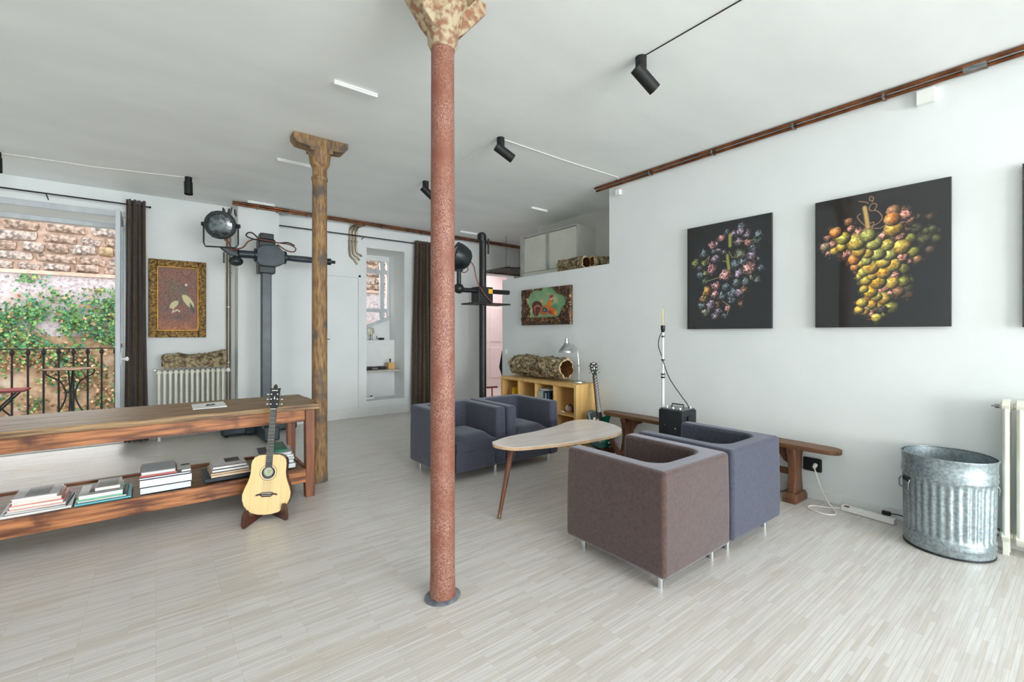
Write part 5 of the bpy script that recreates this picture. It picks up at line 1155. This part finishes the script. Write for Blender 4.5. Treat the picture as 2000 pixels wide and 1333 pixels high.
G1 = [(0.676, 0.929, 0.034, 'n'), (0.586, 0.874, 0.026, 'm'), (0.51, 0.901, 0.024, 'n'), (0.671, 0.879, 0.03, 'm'), (0.744, 0.852, 0.033, 'm'), (0.87, 0.835, 0.031, 'n'), (0.443, 0.85, 0.031, 'p'), (0.65, 0.793, 0.032, 'm'), (0.754, 0.768, 0.027, 'p'), (0.855, 0.78, 0.03, 'n'), (0.81, 0.72, 0.033, 'n'), (0.329, 0.789, 0.032, 'p'), (0.387, 0.8, 0.021, 'm'), (0.41, 0.741, 0.023, 'm'), (0.353, 0.738, 0.025, 'n'), (0.212, 0.723, 0.036, 'n'), (0.37, 0.662, 0.035, 'm'), (0.477, 0.716, 0.021, 'm'), (0.671, 0.665, 0.041, 'n2'), (0.8, 0.647, 0.038, 'm'), (0.692, 0.612, 0.037, 'n'), (0.855, 0.604, 0.028, 'n'), (0.115, 0.642, 0.033, 'gr'), (0.23, 0.631, 0.027, 'gr'), (0.169, 0.592, 0.024, 'n'), (0.324, 0.569, 0.041, 'p'), (0.608, 0.587, 0.038, 'n'), (0.769, 0.538, 0.05, 'p2'), (0.884, 0.528, 0.028, 'n'), (0.493, 0.494, 0.049, 'p2'), (0.65, 0.498, 0.034, 'm'), (0.795, 0.466, 0.033, 'n2'), (0.241, 0.536, 0.022, 'gr'), (0.176, 0.519, 0.031, 'n'), (0.241, 0.464, 0.032, 'n2'), (0.375, 0.407, 0.039, 'p'), (0.499, 0.39, 0.033, 'n'), (0.618, 0.416, 0.034, 'n'), (0.723, 0.426, 0.032, 'n'), (0.855, 0.433, 0.025, 'n2'), (0.265, 0.36, 0.039, 'o'), (0.358, 0.324, 0.039, 'p'), (0.455, 0.31, 0.031, 'n'), (0.575, 0.33, 0.041, 'n'), (0.65, 0.326, 0.034, 'm'), (0.708, 0.352, 0.029, 'br'), (0.218, 0.296, 0.04, 'o2'), (0.318, 0.238, 0.044, 'm'), (0.387, 0.226, 0.03, 'br'), (0.565, 0.262, 0.036, 'n'), (0.2, 0.225, 0.033, 'n'), (0.253, 0.165, 0.045, 'n2'), (0.51, 0.187, 0.026, 'p'), (0.41, 0.16, 0.032, 'm'), (0.477, 0.119, 0.023, 'n'), (0.364, 0.117, 0.026, 'm'), (0.671, 0.228, 0.025, 'br')]
def picture(name, lab, y0, y1, z0, z1, pale=False):
    t = thing(name, lab, 'picture', (4.22, (y0 + y1) / 2, z0))
    MB().box((4.200, y1, z0), (4.225, y0, z1)).build('panel', M['panelgrey' if pale else 'panelback'], t)
    MB().box((4.225, y1 + .1, z0 + .1), (4.24, y0 - .1, z1 - .1)).build('wall_batten', M['panelback'], t)
    return t
t = picture('grape_photograph', 'glossy dark photograph of a shrivelled blue grape bunch, left one on the right wall', 2.518, 1.725, 1.395, 2.40)
W_, H_ = .793, 1.005
X, Y, arr = grapes(W_, H_, G1, PAL1, 4, .85, (13, 17, 23), 1.3)
for p_, w in (([(.43, .87), (.43, .77)], .022), ([(.405, .685), (.41, .63), (.42, .56)], .020)): over(arr, line(X, Y, p_, w), (146, 148, 70))
for p_ in ([(.41, .62), (.36, .64)], [(.42, .72), (.45, .66), (.50, .66)], [(.19, .66), (.23, .70), (.21, .63)], [(.20, .46), (.34, .49)], [(.46, .80), (.66, .79)], [(.36, .26), (.43, .21), (.40, .13)]): over(arr, line(X, Y, p_, .005), (150, 132, 92))
print_grid('print', M['print'], t, (4.1995, 2.518, 1.395), (0, -W_, 0), (0, 0, H_), arr)
t = picture('grape_photograph', 'large glossy photograph of yellow green grapes on a dark ground', 1.393, .595, 1.398, 2.405)
W_, H_ = .798, 1.007
X, Y, arr = grapes(W_, H_, G2, PAL, 9, .22, (15, 15, 19), 1.06)
over(arr, line(X, Y, [(.325, .90), (.334, .84), (.345, .75)], .020), (196, 160, 96))
for p_ in ([(.33, .76), (.30, .80), (.28, .84), (.30, .86)], [(.36, .75), (.41, .77), (.43, .81), (.40, .86), (.36, .87), (.355, .90), (.38, .92), (.40, .90), (.385, .87)], [(.37, .93), (.38, .96), (.36, .975), (.355, .95), (.375, .94)], [(.29, .955), (.33, .94), (.35, .925)], [(.34, .74), (.30, .73), (.27, .75)], [(.36, .74), (.42, .73), (.46, .76), (.44, .79)], [(.34, .77), (.38, .78), (.37, .74)]):
    over(arr, line(X, Y, [tuple(v)[:2] for v in spline([(*q, 0) for q in p_], 5)], .0036), (176, 132, 100))
print_grid('print', M['print'], t, (4.1995, 1.393, 1.398), (0, -W_, 0), (0, 0, H_), arr)
t = picture('wall_picture', 'third picture panel, only its edge showing at the right of the photo', .276, -.52, 1.39, 2.395, True)
X, Y, arr = grapes(W_, H_, G1[::2], PAL1, 14, .8, (19, 19, 23))
print_grid('print', M['print'], t, (4.1995, .276, 1.39), (0, -.796, 0), (0, 0, 1.005), arr)

# rooster relief on the half wall
t = thing('rooster_picture', 'small lacquered relief picture of a rooster on the half height wall', 'picture', (4.22, 4.64, 1.47))
MB().box((4.205, 4.15, 1.47), (4.24, 5.135, 1.98)).build('panel', M['carved'], t, bevel=.004)
W_, H_ = .985, .51; nx, ny = 220, 120
X, Y = np.meshgrid(np.linspace(0, W_, nx), np.linspace(0, H_, ny))
n1 = vnoise(nx, ny, 40, 16, 3); n2 = vnoise(nx, ny, 12, 6, 5); n3 = vnoise(nx, ny, 70, 34, 6)
arr = np.zeros((ny, nx, 3)); arr[:] = np.array((74, 48, 28)) * (.45 + 1.1 * n1[..., None])
over(arr, np.clip((n3 - .80) * 8, 0, 1), (196, 160, 108))
edge = .335 + .05 * (n2 - .5)
m, q = ell(X, Y, .50, .27, .37, .255, 0, .05); th_ = np.arctan2(Y - .27, X - .5)
m = np.clip((1 + .10 * np.sin(th_ * 5 + 1) + .05 * np.sin(th_ * 9) - q) / .05, 0, 1) * np.clip((Y - .095) / .02, 0, 1)
bgc = np.zeros_like(arr); bgc[:] = (110, 156, 112); over(bgc, n2 * .8, (150, 176, 138)); over(bgc, ell(X, Y, .42, .33, .06, .04, 0, 1)[0], (216, 170, 120)); over(bgc, ell(X, Y, .70, .33, .07, .08, 0, 1)[0], (200, 186, 140)); over(bgc, ell(X, Y, .55, .42, .05, .03, 0, 1)[0], (196, 168, 130)); over(bgc, ell(X, Y, .68, .24, .09, .06, 0, 1)[0], (74, 130, 106)); over(bgc, ell(X, Y, .24, .22, .09, .15, 0, .8)[0] * .7, (168, 176, 108))
arr = arr * (1 - m[..., None]) + bgc * m[..., None]
def blob(cx, cy, rx, ry, ang, col, soft=.15): over(arr, ell(X, Y, cx, cy, rx, ry, ang, soft)[0], col)
blob(.33, .255, .125, .085, -15, (84, 40, 30)); blob(.30, .20, .075, .085, 10, (104, 44, 34))
for k in range(7): over(arr, line(X, Y, [(.44 - .01 * k, .22 + .008 * k), (.34 - .012 * k, .29 - .006 * k), (.245 + .008 * k, .25 - .02 * k)], .004), (190, 120, 100))
blob(.50, .205, .125, .065, 12, (190, 98, 36)); blob(.63, .19, .125, .055, -28, (196, 104, 36)); blob(.56, .265, .05, .085, -28, (206, 120, 36)); blob(.60, .315, .035, .05, -10, (214, 130, 44))
blob(.62, .355, .022, .026, 0, (222, 190, 168)); blob(.615, .382, .045, .020, 10, (170, 50, 56)); blob(.635, .325, .012, .022, 0, (178, 60, 56)); blob(.655, .348, .016, .007, -12, (226, 186, 90)); blob(.625, .36, .006, .006, 0, (30, 24, 24), .4)
blob(.50, .205, .055, .034, -10, (34, 76, 108)); blob(.49, .205, .018, .014, 0, (90, 150, 180)); blob(.60, .17, .05, .028, -25, (160, 66, 54)); blob(.70, .155, .035, .03, -30, (222, 150, 62))
for x in (.47, .55): over(arr, line(X, Y, [(x, .15), (x - .01, .10), (x + .01, .06), (x + .03, .055)], .010), (180, 116, 82)); over(arr, line(X, Y, [(x + .01, .06), (x - .03, .05)], .007), (150, 96, 70))
hg = .022 * n1 * (1 - m) + .012 * (1 - m) + .012 * np.clip(ell(X, Y, .52, .21, .20, .10, 0, 1)[0] * 2, 0, 1)
hg[0, :] = hg[-1, :] = 0; hg[:, 0] = hg[:, -1] = 0
print_grid('painted_relief', M['paint'], t, (4.204, 5.135, 1.47), (0, -W_, 0), (0, 0, H_), arr, hg, (-1, 0, 0))

# crane painting beside the balcony window
t = thing('crane_painting', 'framed red lacquer painting of two cranes beside the curtain', 'picture', (.225, 7.44, 1.30))
x0, x1, z0, z1, fw = -.075, .535, 1.30, 2.31, .085
MB().box((x0 + .02, 7.425, z0 + .02), (x1 - .02, 7.45, z1 - .02)).build('backing', M['panelback'], t)
for a, b_ in (((x0, z0), (x0 + fw, z1)), ((x1 - fw, z0), (x1, z1)), ((x0 + fw, z0), (x1 - fw, z0 + fw)), ((x0 + fw, z1 - fw), (x1 - fw, z1))):
    f_ = MB().box((a[0], 7.405, a[1]), (b_[0], 7.44, b_[1])).build('frame_side', M['gold'], t, bevel=.008)
    L_ = max(b_[0] - a[0], b_[1] - a[1]); vert = (b_[1] - a[1]) > (b_[0] - a[0]); nn = max(3, int(L_ / .095))
    bb = MB()
    for k in range(nn):
        c_ = ((a[0] + b_[0]) / 2, a[1] + (k + .5) * L_ / nn) if vert else (a[0] + (k + .5) * L_ / nn, (a[1] + b_[1]) / 2)
        rx, rz = (.026, .036) if vert else (.036, .026)
        bb.tube([(c_[0] + rx * math.cos(2 * PI * i / 14), 7.402, c_[1] + rz * math.sin(2 * PI * i / 14)) for i in range(15)], .004, 5)
    bb.build('carved_scrolls', M['goldline'], f_, smooth=60)
bb = MB(); i0, i1, j0, j1 = x0 + fw, x1 - fw, z0 + fw, z1 - fw
for p_, q_ in (((i0, j0), (i1, j0 + .012)), ((i0, j1 - .012), (i1, j1)), ((i0, j0), (i0 + .012, j1)), ((i1 - .012, j0), (i1, j1))): bb.box((p_[0], 7.408, p_[1]), (q_[0], 7.425, q_[1]))
bb.build('inner_bead', M['goldline'], t, bevel=.003)
W_, H_ = i1 - i0, j1 - j0; nx, ny = 130, 240
X, Y = np.meshgrid(np.linspace(0, 1, nx), np.linspace(0, 1, ny))
n1 = vnoise(nx, ny, 40, 20, 3); n2 = vnoise(nx, ny, 7, 9, 5); n3 = vnoise(nx, ny, 60, 90, 6)
arr = np.zeros((ny, nx, 3)); arr[:] = (140, 86, 72); over(arr, n2 * .7, (116, 92, 78)); over(arr, np.clip((.22 - Y) * 5, 0, 1) * (.4 + .6 * n2), (178, 110, 66)); over(arr, ell(X, Y, .42, .68, .25, .22, 0, .9)[0] * .7, (108, 100, 82)); arr *= (.72 + .5 * n3)[..., None]
over(arr, np.clip((n1 - .72) * 6, 0, 1) * ell(X, Y, .5, .40, .42, .26, 0, .4)[0], (72, 74, 72)); 
def blob2(cx, cy, rx, ry, ang, col, soft=.2): over(arr, ell(X, Y, cx, cy, rx, ry, ang, soft)[0], np.array(col))
blob2(.74, .47, .19, .075, -32, (206, 198, 150)); blob2(.84, .36, .12, .04, -55, (70, 74, 70), .5); blob2(.62, .61, .05, .07, 60, (96, 96, 92), .5); blob2(.68, .68, .022, .05, 20, (84, 86, 84), .4); blob2(.69, .725, .04, .022, 0, (214, 206, 186)); over(arr, line(X, Y, [(.66, .725), (.56, .735)], .006), (110, 50, 46))
blob2(.40, .41, .13, .055, 22, (204, 196, 150)); blob2(.22, .33, .08, .03, 30, (80, 84, 80), .6); over(arr, line(X, Y, [(.40, .37), (.36, .29), (.48, .33), (.54, .30)], .016), (216, 208, 184)); blob2(.55, .46, .08, .035, 50, (90, 94, 92), .6); blob2(.5, .21, .18, .05, 0, (96, 84, 78), .9)
for x in (.70, .76, .80): over(arr, line(X, Y, [(x, .36), (x - .01, .20)], .008), (92, 88, 84))
print_grid('painted_panel', M['paint'], t, (i0, 7.418, j0), (W_, 0, 0), (0, 0, H_), arr)

# ================================================================== LOFT CUPBOARD, SWITCH
t = thing('loft_cupboard', 'low grey cupboard with two sliding doors in the alcove above the half wall', 'cupboard', (4.8, 5.05, 2.18))
MB().box((4.62, 4.44, 2.18), (5.0, 5.66, 2.88)).build('carcass', M['cab'], t)
MB().box((4.585, 5.585, 2.18), (4.62, 5.66, 2.90)).build('frame_post', M['cabframe'], t, bevel=.004)
MB().box((4.59, 4.44, 2.855), (4.62, 5.585, 2.885)).build('top_track', M['cabframe'], t)
MB().box((4.585, 4.44, 2.18), (4.62, 5.585, 2.30)).build('bottom_rail', M['cab'], t, bevel=.003)
MB().box((4.60, 5.03, 2.31), (4.615, 5.575, 2.85)).build('sliding_door', M['cab'], t, bevel=.003)
MB().box((4.607, 4.45, 2.31), (4.619, 5.06, 2.85)).build('sliding_door', M['cab'], t, bevel=.003)
MB().box((4.592, 5.00, 2.305), (4.602, 5.055, 2.855)).build('door_stile', M['cabframe'], t, bevel=.002)
recentre(tag(MB().box((4.228, 5.55, 1.025), (4.24, 5.61, 1.11)).box((4.224, 5.565, 1.045), (4.23, 5.595, 1.09)).build('light_switch', M['white'], bevel=.003), 'white light switch near the end of the half height wall', 'switch'))

# ================================================================== NICHE
sh = tag(MB().box((2.70, 7.40, .70), (3.355, 7.72, .735)).build('niche_shelf', M['slab'], bevel=.004), 'pale shelf board inside the niche', 'shelf'); recentre(sh)
t = thing('globe_lamp', 'round clear globe bulb lamp on the niche ledge', 'lamp', (2.97, 7.83, 1.235))
MB().lathe([(.03, 1.235), (.03, 1.25), (.018, 1.255), (.016, 1.31), (.022, 1.315), (.022, 1.335)], (2.97, 7.80, 0), 20).build('base', M['steel'], t, smooth=40)
MB().sphere((2.97, 7.80, 1.395), .066, 24, 16).build('bulb', M['bulb'], t, smooth=60)
MB().tube([(2.96, 7.80, 1.335), (2.95, 7.80, 1.40), (2.97, 7.80, 1.42), (2.99, 7.80, 1.40), (2.98, 7.80, 1.335)], .003, 6).build('filament', M['filament'], t)
t = thing('pipe_dish', 'small black dish with a spout on the niche ledge', 'dish', (3.14, 7.80, 1.235))
MB().lathe([(.03, 1.235), (.045, 1.245), (.05, 1.275), (.046, 1.275), (.04, 1.25)], (3.155, 7.80, 0), 20).build('bowl', M['black'], t, smooth=40)
MB().tube([(3.115, 7.80, 1.26), (3.075, 7.80, 1.262), (3.062, 7.80, 1.31)], .007, 8).build('spout', M['black'], t)
t = thing('tool_tray', 'row of small black boxes along the niche shelf', 'box', (2.95, 7.55, .735))
for k, (a, w, h) in enumerate(((2.72, .09, .045), (2.82, .08, .055), (2.91, .07, .05), (2.99, .12, .055))): MB().box((a, 7.47, .735), (a + w, 7.62, .735 + h)).build('compartment', M['black'], t, bevel=.006)
MB().box((2.86, 7.466, .745), (2.96, 7.471, .772)).build('label_strip', M['steel'], t)
t = thing('wooden_box', 'small varnished wooden box on the niche shelf', 'box', (3.21, 7.55, .735))
MB().box((3.155, 7.48, .735), (3.265, 7.62, .85)).build('body', M['birch'], t, bevel=.008)
MB().cyl((3.21, 7.55, .85), (3.21, 7.55, .89), .012, n=12).sphere((3.21, 7.55, .90), .016).build('stopper', M['black'], t, smooth=50)
t = thing('socket_adapter', 'small white box with a cable on the niche floor', 'adapter', (2.82, 7.5, .25))
MB().box((2.74, 7.46, .25), (2.90, 7.56, .29)).build('body', M['white'], t, bevel=.006)
MB().cyl((2.86, 7.51, .29), (2.86, 7.51, .305), .018, n=14).build('plug', M['black'], t)
MB().tube(spline([(2.78, 7.5, .29), (2.76, 7.52, .33), (2.73, 7.54, .345)], 5), .005, 6).build('cable', M['cable_w'], t, smooth=60)

# ================================================================== HALL
t = thing('hanging_rack', 'dark metal hanging rack high in the hall beside the half wall', 'rack', (5.45, 6.95, 2.6))
MB().box((4.98, 6.55, 2.535), (5.93, 6.575, 2.56)).box((4.98, 7.30, 2.535), (5.93, 7.325, 2.56)).box((4.98, 6.55, 2.535), (5.005, 7.325, 2.56)).box((5.905, 6.55, 2.535), (5.93, 7.325, 2.56)).build('frame', M['rack'], t)
for k in range(9): MB().cyl((5.07 + .098 * k, 6.56, 2.565), (5.07 + .098 * k, 7.32, 2.565), .010, n=8).build('bar', M['rack'], t)
for x in (5.0, 5.9):
    for y in (6.57, 7.31): MB().cyl((x, y, 2.55), (x, y, H), .004, n=6).build('hanger', M['rack'], t)
t = thing('flat_pan', 'flat dark pan lying on the hanging rack', 'pan', (5.52, 6.95, 2.575))
MB().lathe([(.10, 2.577), (.125, 2.60), (.13, 2.625), (.125, 2.625), (.098, 2.585)], (5.55, 6.92, 0), 28).build('body', M['rack'], t, smooth=40)
MB().obox((5.72, 6.92, 2.615), (.22, .025, .012)).build('handle', M['rack'], t)
t = thing('dried_bunch', 'bunch of dried golden flowers hanging from the rack', 'dried flowers', (5.42, 6.50, 2.45))
r = random.Random(5); bs = MB(); bf = MB()
for k in range(46):
    e = Vector((5.45 + r.uniform(-.13, .13), 6.52 + r.uniform(-.08, .08), 2.40 + r.uniform(-.07, .10)))
    bs.tube([(5.45, 6.54, 2.555), e], .002, 4); bf.sphere(e, r.uniform(.010, .02), 7, 5)
bs.build('stems', M['bark'], t); bf.build('flower_heads', M['dried'], t, smooth=60)
t = thing('bicycle_pump', 'dark red floor pump with a T handle behind the armchair', 'pump', (3.78, 5.30, 0))
PX, PY = 3.78, 5.30
MB().cyl((PX, PY, .03), (PX, PY, .44), .019, n=16).build('barrel', M['redpaint'], t, smooth=40)
MB().cyl((PX, PY, .44), (PX, PY, .58), .010, n=12).build('piston_rod', M['redpaint'], t, smooth=40)
MB().cyl((PX - .062, PY + .05, .58), (PX + .062, PY - .05, .588), .013, n=14).build('handle', M['redpaint'], t, smooth=40)
MB().box((PX - .10, PY - .03, 0), (PX + .045, PY + .03, .03)).build('foot_plate', M['black'], t, bevel=.006)
MB().tube(spline([(PX, PY + .02, .06), (PX - .02, PY + .06, .12), (PX - .01, PY + .05, .3), (PX, PY + .024, .42)], 6), .006, 8).build('hose', M['cable_k'], t, smooth=60)
t = thing('umbrella', 'folded black umbrella hanging at the end of the half height wall', 'umbrella', (4.30, 5.73, .62))
MB().lathe([(.008, .66), (.055, .80), (.060, .83), (.040, .95), (.018, 1.07), (.008, 1.10)], (4.30, 5.735, 0), 12).build('canopy', M['blackcloth'], t, smooth=35)
MB().cyl((4.30, 5.735, .48), (4.30, 5.735, .70), .008, n=8).tube(spline([(4.30, 5.735, 1.08), (4.30, 5.735, 1.15), (4.30, 5.715, 1.18), (4.30, 5.690, 1.16)], 5), .006, 8).build('shaft', M['benchwood'], t, smooth=50)
MB().cyl((4.30, 5.672, 1.165), (4.30, 5.70, 1.165), .005, n=8).build('hook', M['steel'], t)
